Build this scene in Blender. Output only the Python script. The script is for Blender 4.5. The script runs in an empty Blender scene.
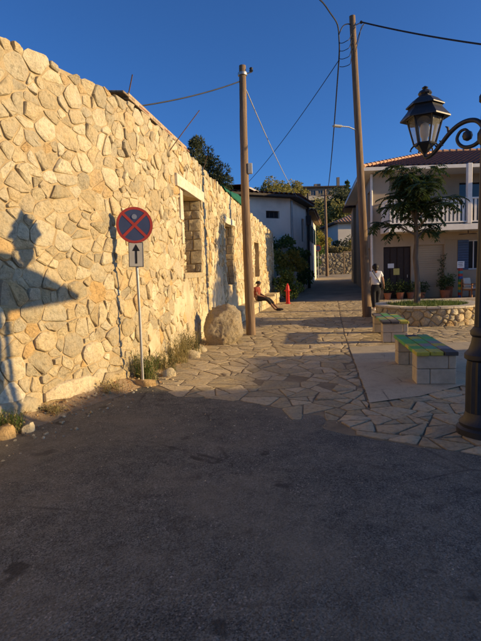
import bpy, bmesh, math, random
import numpy as np
from mathutils import Vector, Matrix, noise as mnoise

SC = bpy.context.scene
COL = SC.collection
PI = math.pi
R = math.radians

# ------------------------------------------------------------------ camera
cam_d = bpy.data.cameras.new('camera')
cam_d.sensor_fit = 'VERTICAL'; cam_d.sensor_height = 34.72; cam_d.lens = 26.0
cam_d.clip_start = 0.05; cam_d.clip_end = 3000
cam = bpy.data.objects.new('camera', cam_d); COL.objects.link(cam)
p, r = R(6.0), R(2.0)
F = Vector((0, math.cos(p), -math.sin(p))); R0 = Vector((1, 0, 0)); U0 = R0.cross(F)
RX = math.cos(r)*R0 - math.sin(r)*U0; UP = math.cos(r)*U0 + math.sin(r)*R0
cam.matrix_world = Matrix(((RX.x, UP.x, -F.x, 0), (RX.y, UP.y, -F.y, 0), (RX.z, UP.z, -F.z, 1.6), (0, 0, 0, 1)))
SC.camera = cam

# ------------------------------------------------------------------ light
SUN_EL, SUN_AZ = 12.3, 8.6          # low evening sun from the right, a little behind the camera
to_sun = Vector((math.cos(R(SUN_EL))*math.cos(R(SUN_AZ)), -math.cos(R(SUN_EL))*math.sin(R(SUN_AZ)), math.sin(R(SUN_EL))))
world = bpy.data.worlds.new('World'); SC.world = world; world.use_nodes = True
wn = world.node_tree; bg = wn.nodes['Background']
sky = wn.nodes.new('ShaderNodeTexSky'); sky.sky_type = 'NISHITA'; sky.sun_disc = False
sky.sun_elevation = R(SUN_EL); sky.sun_rotation = math.atan2(to_sun.x, to_sun.y)
sky.altitude = 2500; sky.air_density = 1.0; sky.dust_density = 10.0; sky.ozone_density = 7.6
wn.links.new(sky.outputs['Color'], bg.inputs['Color']); bg.inputs['Strength'].default_value = 0.135
sun_d = bpy.data.lights.new('sun', 'SUN'); sun_d.energy = 4.8; sun_d.angle = R(0.55); sun_d.color = (1.0, 0.71, 0.335)
sun = bpy.data.objects.new('sun', sun_d); COL.objects.link(sun)
sun.rotation_euler = to_sun.to_track_quat('Z', 'Y').to_euler()
SC.view_settings.view_transform = 'Standard'; SC.view_settings.look = 'None'
SC.view_settings.gamma = 1.0; SC.view_settings.exposure = 0.50

# ------------------------------------------------------------------ helpers
def sstep(a, b, x):
    t = min(1, max(0, (x-a)/(b-a))); return t*t*(3-2*t)
def g(y): return 0.85*sstep(19, 50, y)              # the lane climbs gently beyond the square

def tag(o, label=None, cat=None, group=None, kind=None):
    if label: o['label'] = label
    if cat: o['category'] = cat
    if group: o['group'] = group
    if kind: o['kind'] = kind
    return o
def empty(name, loc=(0, 0, 0), rz=0):
    o = bpy.data.objects.new(name, None); COL.objects.link(o); o.location = loc; o.rotation_euler = (0, 0, rz)
    o.empty_display_size = .1
    return o
def link(name, me, m, parent=None):
    if m is not None and len(me.materials) == 0: me.materials.append(m)
    o = bpy.data.objects.new(name, me); COL.objects.link(o)
    if parent is not None: o.parent = parent
    return o

class MB:
    def __init__(s): s.v = []; s.f = []; s.t = []; s.tone = None
    def add(s, vs, fs, tone=None):
        b = len(s.v); s.v += [tuple(q) for q in vs]; s.f += [tuple(i+b for i in q) for q in fs]
        s.t += [0.5 if tone is None else tone]*len(vs)
        return s
    def box(s, c, d, rz=0, bev=0, rx=0, ry=0, tone=None):
        x, y, z = d[0]/2, d[1]/2, d[2]/2
        M = Matrix.Translation(c) @ Matrix.Rotation(rz, 4, 'Z') @ Matrix.Rotation(ry, 4, 'Y') @ Matrix.Rotation(rx, 4, 'X')
        if bev <= 0:
            vs = [(a, b_, c_) for a in (-x, x) for b_ in (-y, y) for c_ in (-z, z)]
            fs = [(0, 1, 3, 2), (4, 6, 7, 5), (0, 4, 5, 1), (2, 3, 7, 6), (0, 2, 6, 4), (1, 5, 7, 3)]
        else:
            bm = bmesh.new(); bmesh.ops.create_cube(bm, size=1)
            for q in bm.verts: q.co = Vector((q.co.x*d[0], q.co.y*d[1], q.co.z*d[2]))
            bmesh.ops.bevel(bm, geom=list(bm.edges), offset=bev, segments=1, affect='EDGES')
            bm.verts.index_update(); vs = [q.co.copy() for q in bm.verts]; fs = [[q.index for q in f.verts] for f in bm.faces]; bm.free()
        return s.add([M @ Vector(q) for q in vs], fs, tone)
    def quad(s, a, b, c, d): return s.add([a, b, c, d], [(0, 1, 2, 3)])
    def prism(s, poly, z0, z1):
        n = len(poly); vs = [(q[0], q[1], z0) for q in poly]+[(q[0], q[1], z1) for q in poly]
        fs = [tuple(range(n-1, -1, -1)), tuple(range(n, 2*n))]+[(i, (i+1) % n, n+(i+1) % n, n+i) for i in range(n)]
        return s.add(vs, fs)
    def tube(s, path, rad, n=8, cap=True):
        path = [Vector(q) for q in path]; m = len(path)
        if not hasattr(rad, '__len__'): rad = [rad]*m
        vs = []; fs = []; ref = None
        for i, q in enumerate(path):
            d = (path[min(i+1, m-1)]-path[max(i-1, 0)]).normalized()
            if ref is None: ref = Vector((1, 0, 0)) if abs(d.x) < .9 else Vector((0, 1, 0))
            u = (ref-d*ref.dot(d)).normalized(); w = d.cross(u); ref = u
            for k in range(n):
                a = 2*PI*k/n; vs.append(q+(u*math.cos(a)+w*math.sin(a))*rad[i])
        for i in range(m-1):
            for k in range(n): fs.append((i*n+k, i*n+(k+1) % n, (i+1)*n+(k+1) % n, (i+1)*n+k))
        if cap: fs.append(tuple(range(n-1, -1, -1))); fs.append(tuple((m-1)*n+k for k in range(n)))
        return s.add(vs, fs)
    def lathe(s, prof, c=(0, 0, 0), n=16, a0=0, flute=None):
        vs = []; fs = []; m = len(prof)
        for (rr, z) in prof:
            for k in range(n):
                a = a0+2*PI*k/n; q = rr*(1-(flute if flute and k % 2 else 0))
                vs.append((c[0]+q*math.cos(a), c[1]+q*math.sin(a), c[2]+z))
        for i in range(m-1):
            for k in range(n): fs.append((i*n+k, i*n+(k+1) % n, (i+1)*n+(k+1) % n, (i+1)*n+k))
        fs.append(tuple(range(n-1, -1, -1))); fs.append(tuple((m-1)*n+k for k in range(n)))
        return s.add(vs, fs)
    def mesh(s, name, smooth=False, ang=40):
        me = bpy.data.meshes.new(name); me.from_pydata(s.v, [], s.f); me.update()
        at = me.attributes.new('tone', 'FLOAT', 'POINT'); at.data.foreach_set('value', s.t)
        if smooth:
            me.polygons.foreach_set('use_smooth', [True]*len(me.polygons))
            me.set_sharp_from_angle(angle=R(ang))
        return me
    def build(s, name, m, parent=None, smooth=False, ang=40):
        return link(name, s.mesh(name, smooth, ang), m, parent)

def rvec(rg):
    while True:
        v = Vector((rg.uniform(-1, 1), rg.uniform(-1, 1), rg.uniform(-1, 1)))
        if .05 < v.length < 1: return v
def crom(P, n=4):
    out = []; P = [tuple(q) for q in P]
    for i in range(len(P)-1):
        p0, p1, p2, p3 = P[max(i-1, 0)], P[i], P[i+1], P[min(i+2, len(P)-1)]
        for k in range(n):
            t = k/n; out.append(tuple(.5*((2*b)+(-a+c)*t+(2*a-5*b+4*c-d)*t*t+(-a+3*b-3*c+d)*t**3) for a, b, c, d in zip(p0, p1, p2, p3)))
    return out+[tuple(P[-1])]
def catenary(a, b, sag, n=14):
    a, b = Vector(a), Vector(b)
    return [a.lerp(b, i/n)-Vector((0, 0, sag*4*(i/n)*(1-i/n))) for i in range(n+1)]

# ------------------------------------------------------------------ materials
def nmat(name):
    m = bpy.data.materials.new(name); m.use_nodes = True
    nt = m.node_tree; return m, nt, nt.nodes['Principled BSDF']
def coords(nt, world_pos=True):
    if world_pos: return nt.nodes.new('ShaderNodeNewGeometry').outputs['Position']
    return nt.nodes.new('ShaderNodeTexCoord').outputs['Object']
def noise_n(nt, vec, scale, detail=6, rough=.6, dist=0):
    n = nt.nodes.new('ShaderNodeTexNoise'); n.inputs['Scale'].default_value = scale; n.inputs['Detail'].default_value = detail
    n.inputs['Roughness'].default_value = rough; n.inputs['Distortion'].default_value = dist
    nt.links.new(vec, n.inputs['Vector']); return n.outputs['Fac']
def ramp(nt, fac, stops, interp='LINEAR'):
    n = nt.nodes.new('ShaderNodeValToRGB'); cr = n.color_ramp; cr.interpolation = interp
    while len(cr.elements) < len(stops): cr.elements.new(.5)
    for e, (q, c) in zip(cr.elements, stops):
        e.position = q; e.color = (c, c, c, 1) if not hasattr(c, '__len__') else (c[0], c[1], c[2], 1)
    nt.links.new(fac, n.inputs['Fac']); return n.outputs['Color']
def mixc(nt, fac, a, b, mode='MIX'):
    n = nt.nodes.new('ShaderNodeMix'); n.data_type = 'RGBA'; n.blend_type = mode
    for sock, val in ((n.inputs[0], fac), (n.inputs[6], a), (n.inputs[7], b)):
        if hasattr(val, 'is_output') or isinstance(val, bpy.types.NodeSocket): nt.links.new(val, sock)
        elif hasattr(val, '__len__'): sock.default_value = (val[0], val[1], val[2], 1)
        else: sock.default_value = val
    return n.outputs[2]
def math_n(nt, op, a, b=None, clamp=False):
    n = nt.nodes.new('ShaderNodeMath'); n.operation = op; n.use_clamp = clamp
    for i, val in enumerate((a, b)):
        if val is None: continue
        if isinstance(val, bpy.types.NodeSocket): nt.links.new(val, n.inputs[i])
        else: n.inputs[i].default_value = val
    return n.outputs[0]
def bump_n(nt, bsdf, h, strength=.4, dist=.01, prev=None):
    n = nt.nodes.new('ShaderNodeBump'); n.inputs['Strength'].default_value = strength; n.inputs['Distance'].default_value = dist
    nt.links.new(h, n.inputs['Height'])
    if prev is not None: nt.links.new(prev, n.inputs['Normal'])
    nt.links.new(n.outputs['Normal'], bsdf.inputs['Normal']); return n.outputs['Normal']
def attr(nt, name):
    n = nt.nodes.new('ShaderNodeAttribute'); n.attribute_name = name; return n.outputs['Fac']
def voro(nt, vec, scale, feature='F1'):
    n = nt.nodes.new('ShaderNodeTexVoronoi'); n.feature = feature; n.inputs['Scale'].default_value = scale
    nt.links.new(vec, n.inputs['Vector']); return n.outputs['Distance']

def mat(name, c1, c2=None, scale=6, rough=.85, bump=.3, bscale=60, bdist=.004, metal=0, spec=.3, pos=True, grime=None):
    m, nt, b = nmat(name); v = coords(nt, pos)
    c2 = c2 or tuple(q*.75 for q in c1)
    col = ramp(nt, noise_n(nt, v, scale), [(.3, c1), (.7, c2)])
    if grime: col = mixc(nt, ramp(nt, noise_n(nt, v, scale*.3, 8, .7), [(.5, 0), (.72, .7)]), col, grime)
    nt.links.new(col, b.inputs['Base Color'])
    b.inputs['Roughness'].default_value = rough; b.inputs['Metallic'].default_value = metal
    b.inputs['Specular IOR Level'].default_value = spec
    if bump > 0: bump_n(nt, b, noise_n(nt, v, bscale, 8, .7), bump, bdist)
    return m

def stone_mat(name, stops, pit=.5, dark=.55):
    m, nt, b = nmat(name); v = coords(nt)
    t = attr(nt, 'tone')
    base = ramp(nt, t, stops)
    n1 = noise_n(nt, v, 5, 8, .65)
    base = mixc(nt, ramp(nt, n1, [(.42, 0), (.78, .6)]), base, (.66, .46, .20))
    base = mixc(nt, ramp(nt, noise_n(nt, v, 2.6, 6, .6), [(.5, 0), (.8, .5)]), base, (.40, .34, .25))
    n2 = noise_n(nt, v, 22, 8, .7)
    base = mixc(nt, 1.0, base, ramp(nt, n2, [(.28, dark), (.5, 1.0), (.78, 1.15)]), 'MULTIPLY')
    nt.links.new(base, b.inputs['Base Color']); b.inputs['Roughness'].default_value = .92
    b.inputs['Specular IOR Level'].default_value = .15
    h = math_n(nt, 'ADD', math_n(nt, 'MULTIPLY', noise_n(nt, v, 9, 8, .65), 1.6), math_n(nt, 'MULTIPLY', noise_n(nt, v, 34, 8, .75), 1.3))
    bump_n(nt, b, h, pit, .055)
    return m

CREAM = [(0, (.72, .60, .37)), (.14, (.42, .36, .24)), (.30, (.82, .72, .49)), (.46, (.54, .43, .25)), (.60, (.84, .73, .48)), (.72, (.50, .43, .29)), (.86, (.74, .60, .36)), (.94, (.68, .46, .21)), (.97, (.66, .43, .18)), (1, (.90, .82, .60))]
M_STONE = stone_mat('rubble_stone', CREAM, .7)
M_PALE = stone_mat('pale_limestone', [(0, (.62, .56, .44)), (1, (.70, .64, .52))], .45, .75)
M_BOULDER = stone_mat('boulder_stone', [(0, (.54, .45, .31)), (1, (.60, .51, .36))], 1.0, .5)
M_MORTAR = mat('lime_mortar', (.53, .41, .235), (.36, .27, .15), 7, .95, .9, 30, .02, spec=.1)
M_RENDER = mat('lime_render', (.70, .59, .40), (.50, .40, .25), 2.2, .95, .9, 24, .02, spec=.1, grime=(.40, .31, .20))
M_SLAB = stone_mat('paving_slab', [(0, (.36, .30, .19)), (.5, (.47, .385, .25)), (1, (.58, .48, .32))], .55, .55)
M_BED = mat('paving_joint', (.34, .265, .165), (.20, .155, .10), 5, .95, .9, 40, .02, spec=.1)
def conc_mat():
    m, nt, b = nmat('plaza_concrete'); v = coords(nt)
    c = ramp(nt, noise_n(nt, v, 1.1, 8, .65), [(.3, (.54, .45, .30)), (.7, (.41, .34, .23))])
    c = mixc(nt, ramp(nt, noise_n(nt, v, 4.5, 8, .75, .5), [(.52, 0), (.72, .55)]), c, (.20, .165, .12))
    c = mixc(nt, 1.0, c, ramp(nt, noise_n(nt, v, 60, 6, .8), [(.3, .72), (.7, 1.15)]), 'MULTIPLY')
    crack = ramp(nt, voro(nt, v, 1.15, 'DISTANCE_TO_EDGE'), [(.004, .75), (.016, 0)])
    c = mixc(nt, math_n(nt, 'MULTIPLY', crack, ramp(nt, noise_n(nt, v, 1.9, 3), [(.45, 0), (.6, 1)])), c, (.10, .085, .065))
    nt.links.new(c, b.inputs['Base Color']); b.inputs['Roughness'].default_value = .88; b.inputs['Specular IOR Level'].default_value = .2
    bump_n(nt, b, noise_n(nt, v, 70, 8, .75), .5, .006); return m
M_CONC = conc_mat()
M_DIRT = mat('verge_dirt', (.50, .37, .22), (.32, .22, .125), 6, .97, 1.0, 35, .03, spec=.05)
M_EARTH = mat('earth', (.22, .17, .10), (.14, .11, .06), .4, .97, .5, 8, .05, spec=.05)
M_LANE = mat('lane_concrete', (.48, .39, .26), (.34, .275, .185), 1.1, .93, .5, 50, .008, spec=.15, grime=(.10, .085, .07))
M_BLOCK = mat('cut_block', (.62, .52, .37), (.46, .38, .26), 9, .9, .5, 60, .006, spec=.15, grime=(.33, .28, .21))

def asphalt_mat():
    m, nt, b = nmat('old_asphalt'); v = coords(nt)
    base = ramp(nt, noise_n(nt, v, 1.1, 8, .65), [(.3, (.094, .089, .070)), (.7, (.142, .132, .104))])
    agg = voro(nt, v, 55)
    wn_ = nt.nodes.new('ShaderNodeTexWhiteNoise'); vs = nt.nodes.new('ShaderNodeTexVoronoi'); vs.inputs['Scale'].default_value = 55
    nt.links.new(v, vs.inputs['Vector']); nt.links.new(vs.outputs['Color'], wn_.inputs['Vector'])
    chip = math_n(nt, 'MULTIPLY', ramp(nt, wn_.outputs['Value'], [(.78, 0), (.84, 1)]), ramp(nt, agg, [(.30, 1), (.45, 0)]))
    chip = math_n(nt, 'MULTIPLY', chip, ramp(nt, noise_n(nt, v, 1.7, 4), [(.40, .10), (.66, .8)]))
    base = mixc(nt, chip, base, (.34, .28, .22))
    vs2 = nt.nodes.new('ShaderNodeTexVoronoi'); vs2.inputs['Scale'].default_value = 130; nt.links.new(v, vs2.inputs['Vector'])
    base = mixc(nt, .8, base, mixc(nt, 1.0, base, ramp(nt, vs2.outputs['Color'], [(.15, .3), (.85, 1.9)]), 'MULTIPLY'))
    crk = ramp(nt, voro(nt, v, .8, 'DISTANCE_TO_EDGE'), [(.003, 1), (.012, 0)])
    base = mixc(nt, math_n(nt, 'MULTIPLY', crk, ramp(nt, noise_n(nt, v, .9, 3), [(.5, 0), (.6, .7)])), base, (.03, .027, .024))
    patch = ramp(nt, noise_n(nt, v, 7, 9, .8, .4), [(.40, .72), (.62, 1.22)])
    base = mixc(nt, 1.0, base, patch, 'MULTIPLY')
    # dust blown in thin drifts and oil blots dropped along the wheel line
    dust = ramp(nt, noise_n(nt, v, .55, 8, .7), [(.44, 0), (.68, .75)])
    base = mixc(nt, dust, base, (.24, .195, .125))
    blot = ramp(nt, noise_n(nt, v, 3.4, 3, .45, .3), [(.632, 0), (.68, .9)])
    blot = math_n(nt, 'MULTIPLY', blot, ramp(nt, noise_n(nt, v, .45, 2), [(.44, 0), (.54, .85)]))
    base = mixc(nt, blot, base, (.034, .030, .024))
    nt.links.new(base, b.inputs['Base Color']); b.inputs['Roughness'].default_value = .8; b.inputs['Specular IOR Level'].default_value = .25
    h = math_n(nt, 'ADD', math_n(nt, 'MULTIPLY', agg, -1.0), math_n(nt, 'MULTIPLY', noise_n(nt, v, 3, 10, .75), 1.5))
    bump_n(nt, b, h, .55, .006)
    return m
M_ASPH = asphalt_mat()

def wood_pole_mat(name, c1, c2):
    m, nt, b = nmat(name); tc = coords(nt)
    mp = nt.nodes.new('ShaderNodeMapping'); mp.inputs['Scale'].default_value = (26, 26, 1.1); nt.links.new(tc, mp.inputs['Vector'])
    f = noise_n(nt, mp.outputs['Vector'], 1.6, 8, .65)
    nt.links.new(ramp(nt, f, [(.3, c2), (.62, c1), (.8, tuple(q*1.25 for q in c1))]), b.inputs['Base Color'])
    b.inputs['Roughness'].default_value = .85; b.inputs['Specular IOR Level'].default_value = .2
    bump_n(nt, b, f, .9, .02); return m
M_POLE = wood_pole_mat('weathered_pole_wood', (.27, .185, .115), (.11, .075, .048))
M_WOOD = wood_pole_mat('weathered_timber', (.34, .25, .15), (.15, .105, .065))
M_PALEW = wood_pole_mat('sun_bleached_timber', (.52, .40, .26), (.30, .21, .13))
M_TRUNK = wood_pole_mat('bark', (.20, .155, .11), (.075, .057, .04))
M_IRON = mat('black_cast_iron', (.018, .019, .021), (.030, .029, .028), 14, .45, .5, 70, .003, spec=.5)
M_WIRE = mat('black_cable', (.018, .018, .02), (.03, .03, .03), 5, .6, 0)
M_WIREP = mat('pale_cable', (.42, .42, .42), (.34, .34, .34), 5, .6, 0)
M_GALV = mat('galvanised_steel', (.42, .42, .41), (.33, .33, .32), 12, .45, .2, 50, .002, metal=.7)
M_RUST = mat('rusty_rebar', (.14, .075, .045), (.08, .045, .03), 20, .9, .5)
M_WHITEP = mat('white_paint', (.82, .77, .68), (.70, .65, .57), 4, .6, .15, 40, .003)
M_WALLR = mat('beige_wall_paint', (.44, .345, .24), (.36, .28, .19), 1.2, .85, .25, 50, .004, grime=(.33, .275, .205))
M_WALLR2 = mat('buff_wall_paint', (.46, .36, .235), (.39, .305, .195), 1.0, .85, .25, 50, .004)
M_WALLL = mat('whitewashed_wall', (.86, .77, .64), (.74, .66, .54), .8, .9, .4, 30, .006, grime=(.40, .37, .33))
M_WALLL2 = mat('cream_house_wall', (.70, .64, .52), (.60, .54, .42), 1.0, .9, .3, 40, .005)
M_TILE = mat('terracotta_tile', (.27, .115, .07), (.17, .075, .05), 3, .85, .4, 30, .01, grime=(.20, .13, .09))
M_TILEP = mat('pale_ridge_tile', (.56, .32, .18), (.42, .22, .12), 5, .85, .4, 30, .01)
M_DARKW = mat('dark_brown_door', (.045, .028, .02), (.03, .02, .015), 10, .6, .3)
M_BLUES = mat('blue_shutter_paint', (.085, .13, .21), (.065, .10, .17), 6, .6, .2)
M_GREENS = mat('green_shutter_paint', (.025, .085, .065), (.018, .06, .045), 6, .6, .2)
M_EAVE = mat('dark_eave', (.07, .06, .055), (.045, .04, .036), 4, .8, .3)
M_GLASSD = mat('dark_window_glass', (.02, .024, .03), (.014, .017, .02), 2, .08, 0, spec=.6)
M_RED = mat('red_enamel', (.55, .02, .02), (.42, .016, .018), 8, .45, .1)
M_POT = mat('terracotta_pot', (.42, .16, .08), (.32, .12, .06), 9, .85, .3)
M_CUSH = mat('cream_cushion', (.62, .56, .45), (.52, .46, .36), 9, .95, .3)
M_ORWOOD = mat('varnished_chair_wood', (.34, .13, .045), (.24, .09, .03), 9, .55, .2)
M_PLASTIC = mat('grey_plastic', (.40, .40, .38), (.34, .34, .32), 9, .6, .1)
M_PAPERW = mat('white_notice_paper', (.78, .78, .76), (.70, .70, .68), 9, .8, 0)
M_PAPERY = mat('yellow_notice_paper', (.66, .55, .16), (.56, .46, .13), 9, .8, 0)
M_SKIN = mat('skin', (.42, .24, .16), (.36, .20, .135), 8, .6, .1)
M_SKIN2 = mat('tanned_skin', (.26, .135, .085), (.22, .115, .07), 8, .6, .1)
M_HAIR = mat('dark_hair', (.012, .010, .009), (.02, .016, .014), 20, .6, .5, 80, .004)
M_TEE = mat('white_cotton', (.80, .80, .80), (.72, .72, .73), 6, .9, .3, 14, .01)
M_BLACKC = mat('black_cotton', (.014, .014, .017), (.022, .022, .025), 6, .9, .3, 14, .01)
M_RUSTC = mat('rust_red_cotton', (.26, .055, .035), (.20, .042, .028), 6, .9, .3, 14, .01)
M_BROWNC = mat('brown_cloth', (.035, .030, .030), (.025, .022, .022), 6, .9, .3, 14, .01)
M_CANVAS = mat('parasol_canvas', (.55, .50, .42), (.50, .45, .37), 3, .9, .1)
M_NET = mat('green_shade_net', (.012, .13, .075), (.008, .09, .055), 8, .8, .6, 30, .02)
M_LITTER = mat('dry_leaf_litter', (.42, .21, .07), (.26, .13, .05), 25, .9, .2)
M_HILLWALL = mat('terrace_wall_stone', (.46, .39, .27), (.26, .22, .15), 2.2, .95, 1.0, 6, .06)
M_FARW = mat('far_white_wall', (.66, .60, .50), (.56, .50, .42), .5, .9, 0)
M_FARB = mat('far_brown_wall', (.30, .25, .20), (.23, .19, .15), .5, .9, 0)

def leaf_mat(name, c1, c2, trans=.3, scale=2.5):
    m, nt, b = nmat(name); v = coords(nt)
    f = math_n(nt, 'ADD', math_n(nt, 'MULTIPLY', noise_n(nt, v, scale, 4), .6), math_n(nt, 'MULTIPLY', attr(nt, 'tone'), .4))
    c = ramp(nt, f, [(.3, c1), (.72, c2)])
    nt.links.new(c, b.inputs['Base Color']); b.inputs['Roughness'].default_value = .6; b.inputs['Specular IOR Level'].default_value = .3
    tr = nt.nodes.new('ShaderNodeBsdfTranslucent'); nt.links.new(c, tr.inputs['Color'])
    mx = nt.nodes.new('ShaderNodeMixShader'); mx.inputs[0].default_value = trans
    nt.links.new(b.outputs[0], mx.inputs[1]); nt.links.new(tr.outputs[0], mx.inputs[2])
    nt.links.new(mx.outputs[0], nt.nodes['Material Output'].inputs['Surface']); return m
L_OLIVE = leaf_mat('olive_leaf', (.045, .06, .025), (.125, .135, .06))
L_DARK = leaf_mat('dark_leaf', (.035, .06, .018), (.085, .12, .035))
L_GREEN = leaf_mat('green_leaf', (.055, .11, .025), (.14, .19, .045))
L_YELL = leaf_mat('yellow_green_leaf', (.20, .20, .04), (.45, .36, .07), .4)
L_SCRUB = leaf_mat('scrub_leaf', (.14, .15, .04), (.40, .34, .10), .35, .35)
L_GRASS = leaf_mat('green_grass', (.07, .13, .025), (.17, .21, .05))
L_DRY = leaf_mat('dry_weed', (.20, .19, .07), (.46, .36, .16))

def sign_red(): return M_RED
M_SBLUE = mat('faded_blue_enamel', (.055, .075, .155), (.045, .062, .13), 6, .5, .05)
M_SRED = mat('faded_red_enamel', (.42, .055, .04), (.34, .045, .034), 6, .5, .05)
M_SWHITE = mat('faded_white_enamel', (.50, .48, .42), (.42, .40, .35), 6, .5, .05)
M_SBLACK = mat('black_enamel', (.015, .015, .016), (.02, .02, .02), 6, .5, 0)

# ------------------------------------------------------------------ cell patterns (for stones and slabs)
def clip(poly, nx, ny, d):                       # keep nx*x+ny*y <= d
    out = []; n = len(poly)
    for i in range(n):
        a, b = poly[i], poly[(i+1) % n]
        da, db = nx*a[0]+ny*a[1]-d, nx*b[0]+ny*b[1]-d
        if da <= 0: out.append(a)
        if (da < 0) != (db < 0) and da != db:
            t = da/(da-db); out.append((a[0]+(b[0]-a[0])*t, a[1]+(b[1]-a[1])*t))
    return out
def scatter(rng, x0, x1, y0, y1, rmin, rmax, tries, pw=1.6):
    pts = []; cs = rmax*2; grid = {}
    for t in range(tries):
        f = 1-t/tries
        rr = rmin+(rmax-rmin)*(rng.random()**pw)*(.35+.65*f) if t > tries*.12 else rmax*(.75+.25*rng.random())
        x, y = rng.uniform(x0, x1), rng.uniform(y0, y1); k = (int(x//cs), int(y//cs)); ok = True
        for i in (-1, 0, 1):
            for j in (-1, 0, 1):
                for q in grid.get((k[0]+i, k[1]+j), ()):
                    if (q[0]-x)**2+(q[1]-y)**2 < ((q[2]+rr)*.93)**2: ok = False; break
                if not ok: break
            if not ok: break
        if ok: grid.setdefault(k, []).append((x, y, rr)); pts.append((x, y, rr))
    return pts
def cells(pts, x0, x1, y0, y1):
    P = np.array(pts); out = []
    for i in range(len(P)):
        d2 = (P[:, 0]-P[i, 0])**2+(P[:, 1]-P[i, 1])**2; idx = np.argsort(d2)[1:26]
        poly = [(x0, y0), (x1, y0), (x1, y1), (x0, y1)]
        for j in idx:
            dx, dy = P[j, 0]-P[i, 0], P[j, 1]-P[i, 1]; D = d2[j]
            t = .5+(P[i, 2]**2-P[j, 2]**2)/(2*D)
            poly = clip(poly, dx, dy, dx*(P[i, 0]+dx*t)+dy*(P[i, 1]+dy*t))
            if len(poly) < 3: break
        out.append(poly if len(poly) >= 3 else None)
    return out
def shatter(poly, rg, amin, amax, out, aspect=1.0):
    A, c = area_c(poly)
    tgt = amin+(amax-amin)*rg.random()**1.5
    if A < tgt or len(poly) < 3 or A < amin*1.2: out.append(poly); return
    # cut across the longer extent
    best = None
    for _ in range(5):
        a = rg.uniform(0, PI); nx, ny = math.cos(a), math.sin(a)
        pr = [nx*q[0]+ny*q[1]/aspect for q in poly]; ext = max(pr)-min(pr)
        if best is None or ext > best[0]: best = (ext, nx, ny)
    _, nx, ny = best; pr = [nx*q[0]+ny*q[1] for q in poly]; t = rg.uniform(.32, .68); d = min(pr)+(max(pr)-min(pr))*t
    p1, p2 = clip(poly, nx, ny, d), clip(poly, -nx, -ny, -d)
    if len(p1) < 3 or len(p2) < 3: out.append(poly); return
    shatter(p1, rg, amin, amax, out, aspect); shatter(p2, rg, amin, amax, out, aspect)
def warp(poly, amp, fr, seed):
    return [(x+amp*mnoise.noise((x*fr, y*fr, seed)), y+amp*mnoise.noise((x*fr, y*fr, seed+50))) for x, y in poly]
def ccw_convexish(poly):
    # drop nearly coincident vertices
    out = []
    for q in poly:
        if not out or math.dist(q, out[-1]) > .012: out.append(q)
    if len(out) > 2 and math.dist(out[0], out[-1]) < .012: out.pop()
    return out
def area_c(poly):
    a = cx = cy = 0
    for i in range(len(poly)):
        x0, y0 = poly[i]; x1, y1 = poly[(i+1) % len(poly)]; c = x0*y1-x1*y0
        a += c; cx += (x0+x1)*c; cy += (y0+y1)*c
    if abs(a) < 1e-9: return 0, poly[0]
    return a/2, (cx/(3*a), cy/(3*a))
def inset(poly, gap):
    for_ = poly[:]
    n = len(poly); out = poly
    for i in range(n):
        a, b = poly[i], poly[(i+1) % n]; ex, ey = b[0]-a[0], b[1]-a[1]; L = math.hypot(ex, ey)
        if L < 1e-6: continue
        nx, ny = ey/L, -ex/L
        out = clip(out, nx, ny, nx*a[0]+ny*a[1]-gap)
        if len(out) < 3: return None
    return out
def outline(poly, rng, jit, cut=.28, target=12):
    # corner-cut, resampled, slightly wobbly outline of one stone
    n = len(poly); q = []
    for i in range(n):
        a, b = poly[i], poly[(i+1) % n]
        c1 = rng.uniform(cut*.35, cut); c2 = rng.uniform(cut*.35, cut)
        q.append((a[0]+(b[0]-a[0])*c1, a[1]+(b[1]-a[1])*c1)); q.append((a[0]+(b[0]-a[0])*(1-c2), a[1]+(b[1]-a[1])*(1-c2)))
    L = [math.dist(q[i], q[(i+1) % len(q)]) for i in range(len(q))]; T = sum(L); out = []
    while len(q) > target:
        k = min(range(len(q)), key=lambda i: math.dist(q[i], q[(i+1) % len(q)])); j = (k+1) % len(q)
        q[k] = ((q[k][0]+q[j][0])/2, (q[k][1]+q[j][1])/2); q.pop(j)
    return [(x+rng.uniform(-jit, jit), y+rng.uniform(-jit, jit)) for x, y in q]
def stone_piece(mb, ol, rng, to3, depth, proud, tilt=.3, crown=.35, tone=0, bevel=.22, edge=.5, rough=0):
    """one stone: back ring, edge ring, face ring, crown point; to3(u,v,h) puts it on its wall or floor"""
    n = len(ol); cx = sum(q[0] for q in ol)/n; cy = sum(q[1] for q in ol)/n
    sz = max(math.dist(q, (cx, cy)) for q in ol)
    tx, ty = rng.uniform(-tilt, tilt)*proud/sz, rng.uniform(-tilt, tilt)*proud/sz
    hh = lambda u, v: tx*(u-cx)+ty*(v-cy)
    vs = [to3(u, v, -depth) for u, v in ol]
    vs += [to3(u, v, proud*(edge+rng.uniform(-.2, .15))+hh(u, v)*.6) for u, v in ol]
    for u, v in ol:
        k = 1-bevel*rng.uniform(.6, 1.5)
        vs.append(to3(cx+(u-cx)*k, cy+(v-cy)*k, proud*(.95+rng.uniform(-.18, .18))+hh(u, v)))
    ox, oy = rng.uniform(-.3, .3)*sz, rng.uniform(-.3, .3)*sz
    rings = 3
    if rough > 0:
        rings = 4
        for u, v in ol: vs.append(to3(cx+ox*.5+(u-cx)*.5, cy+oy*.5+(v-cy)*.5, proud*(1.05+crown*.5*rng.uniform(-1, 1))+hh(u, v)*.5+rng.uniform(-rough, rough)))
    vs.append(to3(cx+ox, cy+oy, proud*(1+crown*rng.uniform(-.4, 1))+hh(cx+ox, cy+oy)))
    fs = []
    for i in range(n):
        j = (i+1) % n
        for k in range(rings-1): fs.append((k*n+i, k*n+j, (k+1)*n+j, (k+1)*n+i))
        fs.append(((rings-1)*n+i, (rings-1)*n+j, rings*n))
    mb.add(vs, fs, tone)

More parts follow.
